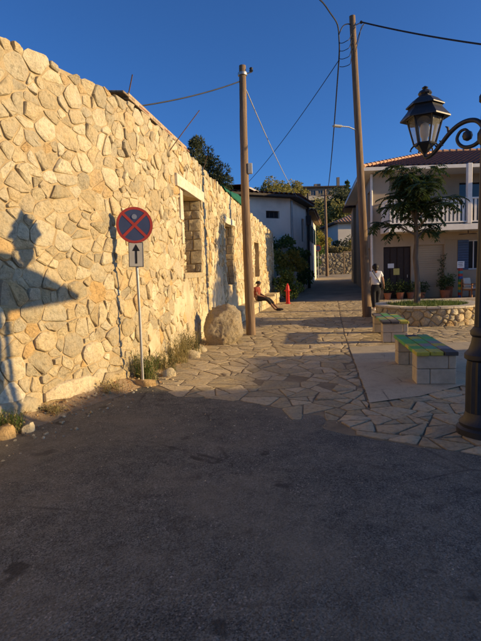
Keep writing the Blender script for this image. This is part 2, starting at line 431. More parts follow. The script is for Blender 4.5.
# ------------------------------------------------------------------ ground, road, paving
def sheet(name, poly, z, m, kind='structure', parent=None):
    me = bpy.data.meshes.new(name); me.from_pydata([(x, y, z) for x, y in poly], [], [tuple(range(len(poly)))]); me.update()
    o = link(name, me, m, parent)
    if kind: o['kind'] = kind
    return o
def wobble(poly, step, amp, seed):
    rg = random.Random(seed); out = []
    for i in range(len(poly)):
        a, b = poly[i], poly[(i+1) % len(poly)]; n = max(1, int(math.dist(a, b)/step))
        for k in range(n):
            t = k/n; out.append((a[0]+(b[0]-a[0])*t+(rg.uniform(-amp, amp) if k else 0), a[1]+(b[1]-a[1])*t+(rg.uniform(-amp, amp) if k else 0)))
    return out
def inside(x, y, poly):
    c = False; n = len(poly)
    for i in range(n):
        (x0, y0), (x1, y1) = poly[i], poly[(i+1) % n]
        if (y0 > y) != (y1 > y) and x < (x1-x0)*(y-y0)/(y1-y0)+x0: c = not c
    return c

mb = MB(); ys = [-500, -60, -12, 19, 24, 28, 32, 36, 40, 44, 48, 52, 60, 140, 900]; xs = [-700, -60, -10, 0, 10, 20, 60, 700]
vs = [(x, y, g(y)-.075) for y in ys for x in xs]; nx = len(xs)
mb.add(vs, [(j*nx+i, j*nx+i+1, (j+1)*nx+i+1, (j+1)*nx+i) for j in range(len(ys)-1) for i in range(nx-1)])
tag(mb.build('ground', M_EARTH), 'bare brown earth under and around the village street', kind='structure')

JOINT = [(1.40, 5.20), (1.48, 5.61), (2.37, 10.83), (3.31, 15.87), (4.5, 22)]     # line between lane and square
def joint_x(y):
    for (x0, y0), (x1, y1) in zip(JOINT, JOINT[1:]):
        if y <= y1: return x0+(x1-x0)*(y-y0)/(y1-y0)
    return 4.5
ASPH = [(-8, -14), (14, -14), (14, -4.05), (6, 1.17), (1.93, 3.86), (.92, 4.50), (.80, 4.62), (.86, 4.95), (.62, 5.25), (.08, 5.66), (-.66, 6.08), (-1.28, 6.62), (-1.9, 7.1), (-2.9, 5.4), (-6, -2)]
tag(sheet('asphalt_road', wobble(ASPH, .11, .05, 3), 0, M_ASPH), 'dark worn asphalt road filling the foreground')
tag(sheet('paving_bed', [(-2.2, 4.2), (1.0, 4.2), (7, .5), (24, -2), (24, 19.2), (-2.2, 19.2)], -.002, M_BED), 'brown mortar bed between the paving slabs')
CONC = [(1.465, 5.45), (2.13, 5.66), (2.95, 6.16), (4.6, 6.5), (9, 5.6), (9, 9.2), (4.5, 9.5), (2.135, 9.36), (1.80, 7.42)]
tag(sheet('plaza_concrete', wobble(CONC, .2, .012, 5), .014, M_CONC), 'smooth beige concrete floor of the square under the benches')
mb = MB()
for i in range(8): mb.v += [(-2.2, 19.2+.5*i, g(19.2+.5*i)-.002), (24, 19.2+.5*i, g(19.2+.5*i)-.002)]; mb.t += [.5]*2
mb.f = [(2*i, 2*i+1, 2*i+3, 2*i+2) for i in range(7)]
tag(mb.build('upper_paving_bed', M_BED), 'brown mortar bed where the paving starts to climb', kind='structure')
# lane beyond the slabs, climbing
mb = MB(); yy = [22.0+i*1.0 for i in range(30)]
for y in yy:
    xc = 2.0+.19*(y-20)
    mb.v += [(xc-5.5, y, g(y)-.006), (xc-1, y, g(y)-.002), (xc+2, y, g(y)-.002), (xc+6.5, y, g(y)-.006)]; mb.t += [.5]*4
mb.f += [(i*4+k, i*4+k+1, i*4+k+5, i*4+k+4) for i in range(len(yy)-1) for k in range(3)]
tag(mb.build('lane', M_LANE), 'grey lane climbing between the houses', kind='structure')

rng = random.Random(11)
PAVE = [(-1.95, 7.0), (-1.28, 6.50), (-.66, 5.95), (.08, 5.52), (.62, 5.10), (.80, 4.85), (.84, 4.55), (.95, 4.15), (1.96, 3.45), (6.1, .75), (12, -1.9), (12, 20.2), (7, 22.5), (0, 22.5), (-1.5, 17.4)]
pts = scatter(rng, -2.2, 9.5, 2.0, 22.8, .17, .42, 16000, 1.3)
cl = []
for poly in cells(pts, -2.5, 10, 1.6, 23.2):
    if poly is None: continue
    bits = []; shatter(poly, rng, .035, .24, bits); cl += [ccw_convexish(warp(q, .07, 2.2, 3.3)) for q in bits]
paving = tag(empty('stone_paving', (0, 0, 0)), 'irregular stone slabs of the crazy paving', kind='structure')
slabs = []
cl2 = []
for poly in cl:
    if len(poly) < 3: continue
    c = area_c(poly)[1]
    if c[1] > 5.3:
        a, b = (joint_x(c[1]-.3), c[1]-.3), (joint_x(c[1]+.3), c[1]+.3); nx_, ny_ = (b[1]-a[1]), -(b[0]-a[0]); dd = nx_*a[0]+ny_*a[1]
        cl2 += [q for q in (clip(poly, nx_, ny_, dd), clip(poly, -nx_, -ny_, -dd)) if len(q) >= 3]
    else: cl2.append(poly)
for poly in cl2:
    A, c = area_c(poly)
    if A < .012 or not inside(c[0], c[1], PAVE): continue
    cc = CONC
    if all(inside(q[0], q[1], cc) for q in poly): continue
    if c[0] < -1.75+.14*(c[1]-7) : continue
    # slabs along the front stop at the road edge
    if c[0] > .95: poly = clip(poly, -.655, -1.0, -(.655*1.96+3.82))
    if len(poly) < 3: continue
    ins = inset(poly, rng.uniform(.006, .015) if c[1] < 10 else .013)
    if ins is None or area_c(ins)[0] < .006: continue
    if c[1] < 6.9 and c[0] < 1.2 and rng.random() < .16: continue              # lost slabs near the road edge
    slabs.append((math.hypot(c[0], c[1]), ins, c))
slabs.sort(key=lambda q: q[0])
rest = MB()
for k, (d, ins, c) in enumerate(slabs):
    ol = outline(ins, rng, .007, .13, 12); lift = .009 if (c[0] > 1.05 and c[1] < 6.2 and not inside(c[0], c[1], CONC)) else .002
    base_h = lift+rng.uniform(0, .005)
    vis = c[0] < .62*c[1]+.3                                         # in view
    if vis and k < 380 and len(paving.children) < 300:
        m1 = MB(); stone_piece(m1, ol, rng, lambda u, v, h: (u-c[0], v-c[1], h), .03, base_h, .5, .05, rng.random(), .05, .75)
        o = m1.build('paving_slab', M_SLAB, paving, True, 35); o.location = (c[0], c[1], 0)
    else:
        stone_piece(rest, ol, rng, lambda u, v, h: (u, v, h+g(v)), .03, base_h, .5, .05, rng.random(), .05, .75)
tag(rest.build('far_paving_slabs', M_SLAB, paving, True, 35), kind='stuff')
# ------------------------------------------------------------------ the long stone wall
WP = [(-8.5, -6.5), (-5.2, 0.0), (-2.63, 5.03), (-1.62, 7.05), (-1.2, 8.9), (-.45, 14.5), (.4, 18.6), (1.75, 24)]
for _ in range(2):
    q = [WP[0]]
    for a, b in zip(WP, WP[1:]):
        q += [(a[0]*.8+b[0]*.2, a[1]*.8+b[1]*.2), (a[0]*.2+b[0]*.8, a[1]*.2+b[1]*.8)]
    WP = q+[WP[-1]]
WS = [0]
for a, b in zip(WP, WP[1:]): WS.append(WS[-1]+math.dist(a, b))
WS, WX, WY = np.array(WS), np.array([q[0] for q in WP]), np.array([q[1] for q in WP]); SL = float(WS[-1])
def s_at(y): return float(np.interp(y, WY, WS))
def wxy(s, o=0):
    s_ = min(max(s, 0), SL); x, y = float(np.interp(s_, WS, WX)), float(np.interp(s_, WS, WY))
    a, b = max(0, s_-.25), min(SL, s_+.25)
    tx, ty = float(np.interp(b, WS, WX)-np.interp(a, WS, WX)), float(np.interp(b, WS, WY)-np.interp(a, WS, WY)); L = math.hypot(tx, ty); tx /= L; ty /= L
    e = s-s_
    return (x+ty*o+tx*e, y-tx*o+ty*e), (tx, ty)
def wpt(s, z, o=0):
    q, _ = wxy(s, o); return (q[0], q[1], z)
def whead(s):
    y = wxy(s)[0][1]
    return float(np.interp(y, [-6, 5, 8, 15.5, 17, 19.4, 24], [4.20, 4.18, 4.12, 4.05, 3.98, 3.78, 3.36]))
S0 = s_at(-2.5)
OPEN = [(s_at(9.72), s_at(11.42), 1.58, 3.24), (s_at(14.75), s_at(15.95), 1.15, 3.02), (s_at(19.6), s_at(20.5), 1.3, 2.7)]
wall = tag(empty('stone_wall', (-1.7, 7, 0)), 'tall sunlit wall of cream rubble stone with two walled-up window openings on the left', 'wall')
wall_off = Vector((-1.7, 7, 0))
def wchild(mb, name, m, smooth=True, ang=35, parent=None):
    mb.v = [(a[0]+1.7, a[1]-7, a[2]) for a in mb.v]
    return mb.build(name, m, parent or wall, smooth, ang)

# core with openings
mb = MB(); sb = sorted(set([S0+i*.2 for i in range(int((SL-S0)/.2)+1)]+[SL]+[q for o in OPEN for q in o[:2]]))
zb = sorted(set([-.15, .5, 1.0, 2.0, 2.5, 3.3]+[q for o in OPEN for q in o[2:]]))
def in_open(s, z): return any(a < s < b and c < z < d for a, b, c, d in OPEN)
for a, b in zip(sb, sb[1:]):
    ha, hb = whead(a)-.05, whead(b)-.05
    for c, d in zip(zb, zb[1:]+[None]):
        if d is not None and in_open((a+b)/2, (c+d)/2): continue
        da, db = (d, d) if d is not None else (ha, hb)
        mb.quad(wpt(a, c), wpt(b, c), wpt(b, db), wpt(a, da))
    mb.quad(wpt(a, ha), wpt(b, hb), wpt(b, hb, -.55), wpt(a, ha, -.55))
    mb.quad(wpt(b, -.15, -.55), wpt(a, -.15, -.55), wpt(a, ha, -.55), wpt(b, hb, -.55))
h = whead(SL)-.05; mb.quad(wpt(SL, -.15), wpt(SL, -.15, -.55), wpt(SL, h, -.55), wpt(SL, h))
for a, b, c, d in OPEN:                                            # reveals
    D = -.42
    mb.quad(wpt(a, c), wpt(a, d), wpt(a, d, D), wpt(a, c, D)); mb.quad(wpt(b, c, D), wpt(b, d, D), wpt(b, d), wpt(b, c))
    mb.quad(wpt(a, d), wpt(b, d), wpt(b, d, D), wpt(a, d, D)); mb.quad(wpt(a, c, D), wpt(b, c, D), wpt(b, c), wpt(a, c))
wchild(mb, 'mortar_core', M_MORTAR, False)

def wall_cells(seed, s0, s1, z0, z1, rmin, rmax, tries, amin=.045, amax=.20):
    rg = random.Random(seed); K = 1.18                              # stones a little wider than high
    pts = scatter(rg, s0-.2, s1+.2, z0*K, z1*K, rmin, rmax, tries)
    out = []
    for poly in cells(pts, s0-.3, s1+.3, z0*K-.2, z1*K+.2):
        if not poly: continue
        bits = []; shatter(poly, rg, amin, amax, bits)
        for q in bits:
            q = ccw_convexish(warp(warp(q, .055, 3.1, 7.7), .03, 9.0, 2.2))
            if len(q) >= 3: out.append([(u, v/K) for u, v in q])
    return out
rng = random.Random(21)
stones = []
for poly in wall_cells(2, S0, SL, -.1, 4.4, .05, .18, 70000):
    A, c = area_c(poly); hd = whead(c[0])
    if c[1] > hd+.02 or A < .004: continue
    top = hd+rng.uniform(-.02, .035)
    poly = clip(poly, 0, 1, top); poly = clip(poly, 1, 0, SL-.01)
    for a, b, zc, zd in OPEN:
        if a-.01 < c[0] < b+.01 and zc-.01 < c[1] < zd+.01: poly = []; break
        if len(poly) >= 3 and any(a < q[0] < b and zc < q[1] < zd for q in poly) or (len(poly) >= 3 and a-.3 < c[0] < b+.3 and zc-.2 < c[1] < zd+.2):
            # clip by the side of the opening it lies beyond
            dl, dr, dd, du = a-c[0], c[0]-b, zc-c[1], c[1]-zd; mx = max(dl, dr, dd, du)
            if mx == dl: poly = clip(poly, 1, 0, a)
            elif mx == dr: poly = clip(poly, -1, 0, -b)
            elif mx == dd: poly = clip(poly, 0, 1, zc)
            else: poly = clip(poly, 0, -1, -zd)
    if len(poly) < 3: continue
    # lintel and pale frame pieces replace rubble
    a, b, zc, zd = OPEN[0]
    if a-.42 < c[0] < b+.42 and zd-.02 < c[1] < zd+.24: continue
    ins = inset(poly, rng.uniform(.004, .012))
    if ins is None or area_c(ins)[0] < .0035: continue
    stones.append((ins, c))
def size_px(st):
    q = wxy(st[1][0])[0]; return math.sqrt(area_c(st[0])[0])/math.hypot(q[0], q[1]+.5)
def in_view(st):
    q = wxy(st[1][0])[0]; return q[1] > 4.6
order = sorted(stones, key=lambda st: -(size_px(st) if in_view(st) else 0))
rest = MB(); made = 0
for st in order:
    ins, c = st; ol = outline(ins, rng, .009, .24, 12); A = area_c(ins)[0]
    pr = rng.uniform(.004, .024)+.013*min(1, A/.1)
    tone = rng.random()
    (px_, py_), _ = wxy(c[0])
    if made < 300 and in_view(st):
        m1 = MB(); stone_piece(m1, ol, rng, lambda u, v, h_: wpt(u, v, h_), .02, pr, 1.2, .4, tone, .13, .6, .007)
        m1.v = [(q[0]-px_, q[1]-py_, q[2]-c[1]) for q in m1.v]
        o = m1.build('stone', M_STONE, wall, True, 38); o.location = Vector((px_, py_, c[1]))-wall_off; made += 1
    else:
        stone_piece(rest, ol, rng, lambda u, v, h_: wpt(u, v, h_), .02, pr, 1.2, .4, tone, .13, .6, .007)
tag(wchild(rest, 'far_stones', M_STONE, True, 38), kind='stuff')
# infill of the openings, shallow coursed stone
for k, (a, b, c_, d_) in enumerate(OPEN):
    m1 = MB(); m1.quad(wpt(a-.02, c_-.02, -.40), wpt(b+.02, c_-.02, -.40), wpt(b+.02, d_+.02, -.40), wpt(a-.02, d_+.02, -.40))
    inf = wchild(m1, 'window_infill', M_MORTAR if k != 1 else M_BLOCK, False)
    if k != 1:
        m1 = MB(); rg = random.Random(70+k)
        for poly in wall_cells(30+k, a, b, c_, d_, .07, .15, 900, .012, .05):
            poly = clip(clip(clip(clip(poly, 1, 0, b), -1, 0, -a), 0, 1, d_), 0, -1, -c_)
            if len(poly) < 3: continue
            ins = inset(poly, .01)
            if ins: stone_piece(m1, outline(ins, rg, .005, .3, 10), rg, lambda u, v, h_: wpt(u, v, h_-.40), .01, .03, .8, .3, rg.random(), .2)
        tag(wchild(m1, 'infill_stones', M_STONE, True, 38), kind='stuff')
def wall_block(name, s0, s1, z0, z1, o0, o1, m, tone=.6, seed=0):
    rg = random.Random(seed); m1 = MB(); j = lambda q: q+rg.uniform(-.012, .012)
    sm = [s0+(s1-s0)*t for t in (0, .33, .66, 1)]; vs = []
    for s in sm:
        for (z, o) in ((z0, o0), (z0+.015, o1), (z1-.015, o1), (z1, o0)):
            vs.append(wpt(j(s), j(z), o))
    fs = [(i*4+k, (i+1)*4+k, (i+1)*4+(k+1), i*4+k+1) for i in range(3) for k in range(3)]+[(0, 1, 2, 3), (15, 14, 13, 12)]
    m1.add(vs, fs, tone); return wchild(m1, name, m, False)
a, b, c_, d_ = OPEN[0]
wall_block('lintel', a-.38, b+.38, d_-.005, d_+.25, -.12, .05, M_PALE, .8, 1)
wall_block('jamb_stone', a-.20, a+.005, d_-.62, d_-.02, -.2, .045, M_PALE, .5, 2)
wall_block('jamb_stone', a-.14, a+.005, d_-1.10, d_-.64, -.2, .04, M_STONE, .3, 3)
wall_block('sill_stone', a-.1, b+.1, c_-.12, c_+.005, -.3, .045, M_STONE, .1, 4)
a, b, c_, d_ = OPEN[1]
wall_block('lintel', a-.22, b+.22, d_-.005, d_+.22, -.12, .05, M_PALE, .7, 5)
rng = random.Random(57)
for (y0, y1, z0, z1, nm_) in ((5.58, 6.35, .12, .30, .99), (4.75, 5.5, .04, .26, .2), (6.4, 6.95, .05, .26, .45), (7.0, 7.7, .02, .28, .1), (7.8, 8.3, .0, .22, .5), (3.9, 4.7, .03, .25, .3)):
    a, b = s_at(y0), s_at(y1); n = 5; ol = [(a+(b-a)*k/n+rng.uniform(-.02, .02), z0+rng.uniform(-.02, .03)) for k in range(n+1)]+[(b-(b-a)*k/n+rng.uniform(-.02, .02), z1-.07*(k in (0, n))+rng.uniform(-.03, .02)) for k in range(n+1)]
    m1 = MB(); stone_piece(m1, ol, rng, lambda u, v, h_: wpt(u, v, h_), .03, rng.uniform(.07, .11), .3, .25, nm_, .10, .6, .012); wchild(m1, 'footing_stone', M_STONE, True, 38)
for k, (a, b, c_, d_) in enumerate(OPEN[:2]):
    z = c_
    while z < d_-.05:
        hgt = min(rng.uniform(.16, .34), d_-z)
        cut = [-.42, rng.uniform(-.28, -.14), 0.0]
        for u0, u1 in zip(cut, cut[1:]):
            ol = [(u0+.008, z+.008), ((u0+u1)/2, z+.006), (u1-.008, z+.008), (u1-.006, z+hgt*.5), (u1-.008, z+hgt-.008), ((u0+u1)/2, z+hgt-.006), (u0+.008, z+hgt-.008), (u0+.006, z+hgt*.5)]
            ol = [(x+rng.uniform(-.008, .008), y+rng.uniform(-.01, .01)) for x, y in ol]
            m1 = MB(); stone_piece(m1, ol, rng, lambda u, v, h_: wpt(b-h_, v, u), .01, .03, .6, .3, .14, .12, .6, .006); wchild(m1, 'reveal_stone', M_STONE, True, 38)  # darkest stone tone paints in the shade of the window recess
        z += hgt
# lime render smeared over the lower wall: it sinks behind the stones where it has worn off
mb = MB(); sA, sB, dz = s_at(7.6), s_at(19.2), .07; ns = int((sB-sA)/.07); nz = int(2.75/dz)
for i in range(ns+1):
    s = sA+(sB-sA)*i/ns; y = wxy(s)[0][1]
    top = float(np.interp(y, [7.6, 9, 9.9, 11.5, 13.2, 15, 19], [.2, .6, 1.2, 1.3, 1.9, 1.4, 1.1]))
    for k in range(nz+1):
        z = -.05+k*dz
        n1 = mnoise.fractal((s*1.3, z*1.3, 3.1), 1, 2, 5); n2 = mnoise.fractal((s*7, z*7, 9.1), 1, 2, 4)
        mk = (top-z)*.8+n1*1.3-.1
        mb.v.append(wpt(s, z, -.03+.066*sstep(-.35, .55, mk)+n2*.010)); mb.t.append(.5)
zi = nz+1
for i in range(ns):
    for k in range(nz):
        s = sA+(sB-sA)*(i+.5)/ns; z = -.05+(k+.5)*dz
        if any(a-.04 < s < b+.04 and c-.04 < z for a, b, c, d in OPEN[:2]): continue
        mb.f.append((i*zi+k, (i+1)*zi+k, (i+1)*zi+k+1, i*zi+k+1))
wchild(mb, 'lime_render', M_RENDER, True, 180)

# verge of dirt along the foot of the wall
mb = MB(); sA, sB = s_at(-2), s_at(13.6); ns = int((sB-sA)/.08); rng = random.Random(8); NW = 9
for i in range(ns+1):
    s = sA+(sB-sA)*i/ns; y = wxy(s)[0][1]
    w = float(np.interp(y, [-2, 4.5, 5.4, 6.6, 7.4, 9, 13], [.7, .55, .42, .42, .38, .34, .25]))+.10*mnoise.noise((s*1.4, 0, 5))
    hb = float(np.interp(y, [-2, 5, 6.3, 7.2, 9, 13], [.12, .12, .16, .13, .10, .05]))
    for k in range(NW):
        t = k/(NW-1); z = hb*(1-t)**1.5*(1+.5*mnoise.noise((s*3, t*3, 1)))+.016*mnoise.noise((s*9, t*6, 2))-.035*t**3+.004
        mb.v.append(wpt(s, z, -.03+t*(w+.03))); mb.t.append(.5)
mb.f += [(i*NW+k, i*NW+k+1, (i+1)*NW+k+1, (i+1)*NW+k) for i in range(ns) for k in range(NW-1)]
mb.f = [q[::-1] for q in mb.f]
tag(mb.build('dirt_verge', M_DIRT, None, True, 180), 'strip of dry brown dirt along the foot of the stone wall', kind='structure')
# loose bits lying on it
rng = random.Random(14); mb = MB(); mp = MB()
for i in range(900):
    y = rng.choice([rng.uniform(4.6, 7.6), rng.uniform(4.6, 7.6), rng.uniform(7, 13)]); s = s_at(y); o = abs(rng.gauss(.18, .14))+.02
    q = Vector(wpt(s, max(0, .13*(1-o/.4))+.01, o)); a = rng.uniform(0, 6.28); L = rng.uniform(.008, .024)
    d = Vector((math.cos(a), math.sin(a), rng.uniform(-.2, .5)))*L; e = Vector((-math.sin(a), math.cos(a), rng.uniform(-.3, .5)))*L*.5
    mb.add([q-d, q+e, q+d, q-e], [(0, 1, 2, 3)], rng.random())
tag(mb.build('leaf_litter', M_LITTER), 'dry orange leaves fallen along the wall foot', 'leaf litter', kind='stuff')
def pebble(mb, c, r_, rg):
    ol = [(c[0]+r_*math.cos(k*PI/3)*rg.uniform(.7, 1.2), c[1]+r_*math.sin(k*PI/3)*rg.uniform(.7, 1.2)) for k in range(6)]
    stone_piece(mb, ol, rg, lambda u, v, h_: (u, v, c[2]+h_), .005, r_*rg.uniform(.5, 1.0), .3, .3, rg.random(), .4)
mb = MB()
for i in range(330):
    if rng.random() < .5:
        y = rng.uniform(4.2, 7.5); s = s_at(y); o = rng.uniform(.05, .9); q = wpt(s, 0.0+max(0, .11*(1-o/.4)), o); rr = rng.uniform(.006, .022)
    elif rng.random() < .3:
        q = (rng.uniform(-.9, 1.2), rng.uniform(4.6, 5.8), 0); rr = rng.uniform(.004, .012)
    else:
        q = (rng.uniform(-2.5, 2.5), rng.uniform(1.2, 5.0), 0); rr = rng.uniform(.003, .007)
    pebble(mb, q, rr, rng)
tag(mb.build('loose_gravel', M_STONE, None, True, 40), 'loose gravel scattered on the road and the dirt verge', 'gravel', kind='stuff')
rng = random.Random(32)
for k, (y, o, sz) in enumerate([(6.92, .36, .17), (7.45, .42, .12), (8.9, .30, .15), (9.25, .28, .12), (9.55, .30, .13), (4.85, .32, .13), (5.05, .40, .08)]):
    m1 = MB(); q = wpt(s_at(y), 0, o)
    ol = [(sz*math.cos(j*PI/5)*rng.uniform(.75, 1.15), sz*.7*math.sin(j*PI/5)*rng.uniform(.75, 1.15)) for j in range(10)]
    stone_piece(m1, ol, rng, lambda u, v, h_: (u, v, h_), .03, sz*(.35 if k == 0 else .75), .3, .3, rng.random(), .3)
    ob = m1.build('loose_stone', M_STONE, None, True, 50); ob.location = (q[0], q[1], .02)
    lab = ['flat pale stone at the foot of the sign pole', 'small stone lying just beyond the sign pole', 'rounded stone among the dry weeds left of the boulder', 'small stone in the row left of the boulder', 'stone touching the left side of the boulder', 'stone under the green weeds at the left edge', 'smallest stone in the weeds at the left edge'][k]
    tag(ob, lab, 'stone', 'loose stones along the wall foot')

# ------------------------------------------------------------------ boulder, stone ledge, wall-top bits
def rock(name, c, d, seed, m, sub=5):
    rg = random.Random(seed); PL = []
    for k in range(13):
        v = rvec(rg).normalized(); PL.append((v, rg.uniform(.36, .47)))
    PL += [(Vector((0, -1, .1)).normalized(), .36), (Vector((.6, -.7, .25)).normalized(), .40), (Vector((-.7, -.3, .6)).normalized(), .42), (Vector((.5, -.2, .8)).normalized(), .43)]
    bm = bmesh.new(); bmesh.ops.create_icosphere(bm, subdivisions=sub, radius=.5)
    for q in bm.verts:
        n = q.co.normalized(); rr_ = min([.56]+[dd/max(.05, n.dot(v)) for v, dd in PL if n.dot(v) > .05])
        k = 1+.045*mnoise.fractal(n*3+Vector((seed, 0, 0)), .9, 2, 4)+.045*mnoise.fractal(n*11+Vector((0, seed, 0)), .8, 2, 4)
        v = n*rr_*k*1.12; q.co = Vector((v.x*d[0], v.y*d[1], v.z*d[2]))
    me = bpy.data.meshes.new(name); bm.to_mesh(me); bm.free()
    me.polygons.foreach_set('use_smooth', [True]*len(me.polygons))
    o = link(name, me, m); o.location = c; return o
tag(rock('boulder', (-.34, 10.48, .36), (.80, .62, 1.02), 12, M_BOULDER), 'big rough limestone boulder beside the wooden pole', 'boulder')

ledge = tag(empty('stone_ledge', (.4, 17, 0)), 'low stone bench ledge built along the far end of the wall', 'stone bench')
rng = random.Random(77); y = 14.6; i = 0
while y < 22.6:
    L = rng.uniform(.55, .85); y1 = min(22.7, y+L); hgt = .40 if y1 < 21.6 else .50
    (q, t) = wxy(s_at((y+y1)/2), .24); ang = math.atan2(t[1], t[0])
    m1 = MB(); m1.box((0, 0, 0), ((y1-y)*1.0, .46, hgt*.5-.012), bev=.02, tone=rng.random()); o = m1.build('block', M_STONE, ledge); o.location = (q[0]-.4, q[1]-17, hgt*.25); o.rotation_euler = (0, 0, ang)
    m1 = MB(); m1.box((0, 0, 0), ((y1-y)*1.02-.012, .50, hgt*.5), bev=.025, tone=rng.random()); o = m1.build('block', M_STONE, ledge); o.location = (q[0]-.4+rng.uniform(-.01, .01), q[1]-17, hgt*.75); o.rotation_euler = (0, 0, ang+rng.uniform(-.02, .02))
    y = y1

# roof beam showing over the wall, rebar rods, green net
root = tag(empty('roof_edge', (-1.5, 8.4, 4.1)), 'weathered timber roof edge resting on top of the stone wall', 'roof edge')
A, B = Vector(wpt(s_at(7.45), 4.20, -.05)), Vector(wpt(s_at(10.4), 4.13, -.05)); n_ = (B-A).normalized()
m1 = MB(); m1.box((0, 0, .01), ((B-A).length, .10, .085), bev=.008); o = m1.build('beam', M_PALEW, root); o.location = (A+B)/2+Vector((0, 0, .03))-Vector((-1.5, 8.4, 4.1)); o.rotation_euler = (0, 0, math.atan2(n_.y, n_.x)); o.rotation_euler.y = -math.asin(n_.z)
for k in range(6):
    q = A.lerp(B, k/5.0)-Vector((-1.5, 8.4, 4.1)); m1 = MB(); m1.box((-.42, 0, .075), (.95, .42, .03), bev=.006, ry=.10, tone=rng.random()); o = m1.build('roof_board', M_TILE if k % 2 else M_WOOD, root); o.location = q; o.rotation_euler = (0, 0, math.atan2(n_.y, n_.x)-PI/2)
for (a, b, lab) in (((-1.66, 7.55, 3.95), (-1.48, 7.5, 4.55), 'short rusty rebar rod standing up from the wall top near the sign'),
                    ((-1.22, 9.0, 3.75), (-.62, 9.2, 4.55), 'long rusty rebar rod slanting up from the wall top'),
                    ((-.95, 12.9, 3.9), (-.72, 13.0, 4.62), 'thin rusty rebar rod in front of the olive crown')):
    m1 = MB(); a_, b_ = Vector(a), Vector(b); m1.tube([(0, 0, 0), (b_-a_)*.5+Vector((.004, 0, .01)), b_-a_], .009, 6)
    o = m1.build('rebar_rod', M_RUST); o.location = a; tag(o, lab, 'rebar', 'rebar rods on the wall')
m1 = MB(); NS = 22
sA, sB = s_at(14.6), s_at(18.2); vs = []
prof = [(-.5, .05), (-.3, .20), (-.05, .10), (.035, .02), (.05, -.10)]
for i in range(NS+1):
    s = sA+(sB-sA)*i/NS; hd = whead(s)
    for k, (o_, z_) in enumerate(prof):
        pk = .20*sstep(.25, .9, i/NS)*(1 if k in (1, 2) else .1)
        vs.append(wpt(s, hd+z_*(.5+.5*sstep(0, .4, i/NS))+pk+.05*mnoise.noise((s*3, k, 4)), o_))
fs = [(i*5+k, i*5+k+1, (i+1)*5+k+1, (i+1)*5+k) for i in range(NS) for k in range(4)]
m1.add(vs, [q[::-1] for q in fs]); o = m1.build('shade_net', M_NET, None, True, 60)
md = o.modifiers.new('thick', 'SOLIDIFY'); md.thickness = .012
tag(o, 'green shade net bunched over the top of the stone wall', 'net')

# ------------------------------------------------------------------ plants
def blade(mb, q, h, lean, az, w, tone):
    d = Vector((math.cos(az), math.sin(az), 0)); sd = Vector((-math.sin(az), math.cos(az), 0))*w
    a = Vector(q); m_ = a+d*lean*.35+Vector((0, 0, h*.6)); t_ = a+d*lean+Vector((0, 0, h))
    mb.add([a-sd, a+sd, m_+sd*.8, m_-sd*.8, t_], [(0, 1, 2, 3), (3, 2, 4)], tone)
def leaf(mb, q, d, up, L, W, tone):
    d = d.normalized(); s_ = d.cross(up)
    if s_.length < 1e-3: s_ = Vector((1, 0, 0))
    s_ = s_.normalized()*W; n_ = s_.cross(d).normalized()
    a = Vector(q); m1_ = a+d*L*.5
    mb.add([a, m1_+s_+n_*W*.3, a+d*L, m1_-s_+n_*W*.3], [(0, 1, 2), (0, 2, 3)], tone)
def weed(loc, h, n, spread, label, mats, seed, seedheads=True):
    rg = random.Random(seed); root = empty('weed', loc)
    m1, m2 = MB(), MB()
    for i in range(n):
        a, rr = rg.uniform(0, 6.28), spread*math.sqrt(rg.random())
        q = (rr*math.cos(a), rr*math.sin(a)*.6, -.02); hh = h*rg.uniform(.4, 1.1); az = rg.uniform(0, 6.28)
        blade(m1 if rg.random() < .6 else m2, q, hh, hh*rg.uniform(.25, 1.0), az, rg.uniform(.0014, .0034), rg.random())
        if rg.random() < .7:
            b = Vector(q)+Vector((math.cos(az), math.sin(az), 0))*hh*.2+Vector((0, 0, hh*rg.uniform(.35, .8)))
            for k in range(5):
                leaf(m1 if rg.random() < .6 else m2, b+rvec(rg)*.03, rvec(rg)+Vector((0, 0, .4)), Vector((0, 0, 1)), rg.uniform(.02, .05), rg.uniform(.004, .009), rg.random())
    tag(m1.build('green_stems', mats[0], root), kind='stuff'); tag(m2.build('dry_stems', mats[1], root), kind='stuff')
    return tag(root, label, 'weed', 'weeds at the wall foot')
for k, (y, o_, h, n, sp, lab, mm) in enumerate([
    (7.12, .20, .50, 300, .20, 'bushy green weed growing right behind the sign pole', (L_GREEN, L_DRY)),
    (7.75, .20, .36, 200, .20, 'yellowing weed low on the wall just right of the sign pole', (L_DRY, L_OLIVE)),
    (8.4, .18, .55, 220, .20, 'tall dry weed halfway between sign and boulder', (L_DRY, L_DRY)),
    (9.2, .16, .65, 260, .24, 'tall straggly dry weed against the wall just left of the boulder', (L_DRY, L_OLIVE)),
    (4.95, .22, .26, 160, .18, 'low green weed at the left edge below the lamp shadow', (L_GREEN, L_DRY)),
    (5.5, .18, .14, 80, .16, 'thin dry grass at the wall foot below the lantern shadow', (L_DRY, L_DRY)),
    (10.9, .62, .16, 90, .14, 'small green weed between boulder and wooden pole', (L_GREEN, L_YELL)),
    (6.35, .14, .22, 90, .25, 'short dry grass at the wall foot left of the sign pole', (L_DRY, L_LITT) if False else (L_DRY, L_DRY))]):
    q = wpt(s_at(y), .03, o_); weed(q, h, n, sp, lab, mm, 100+k)

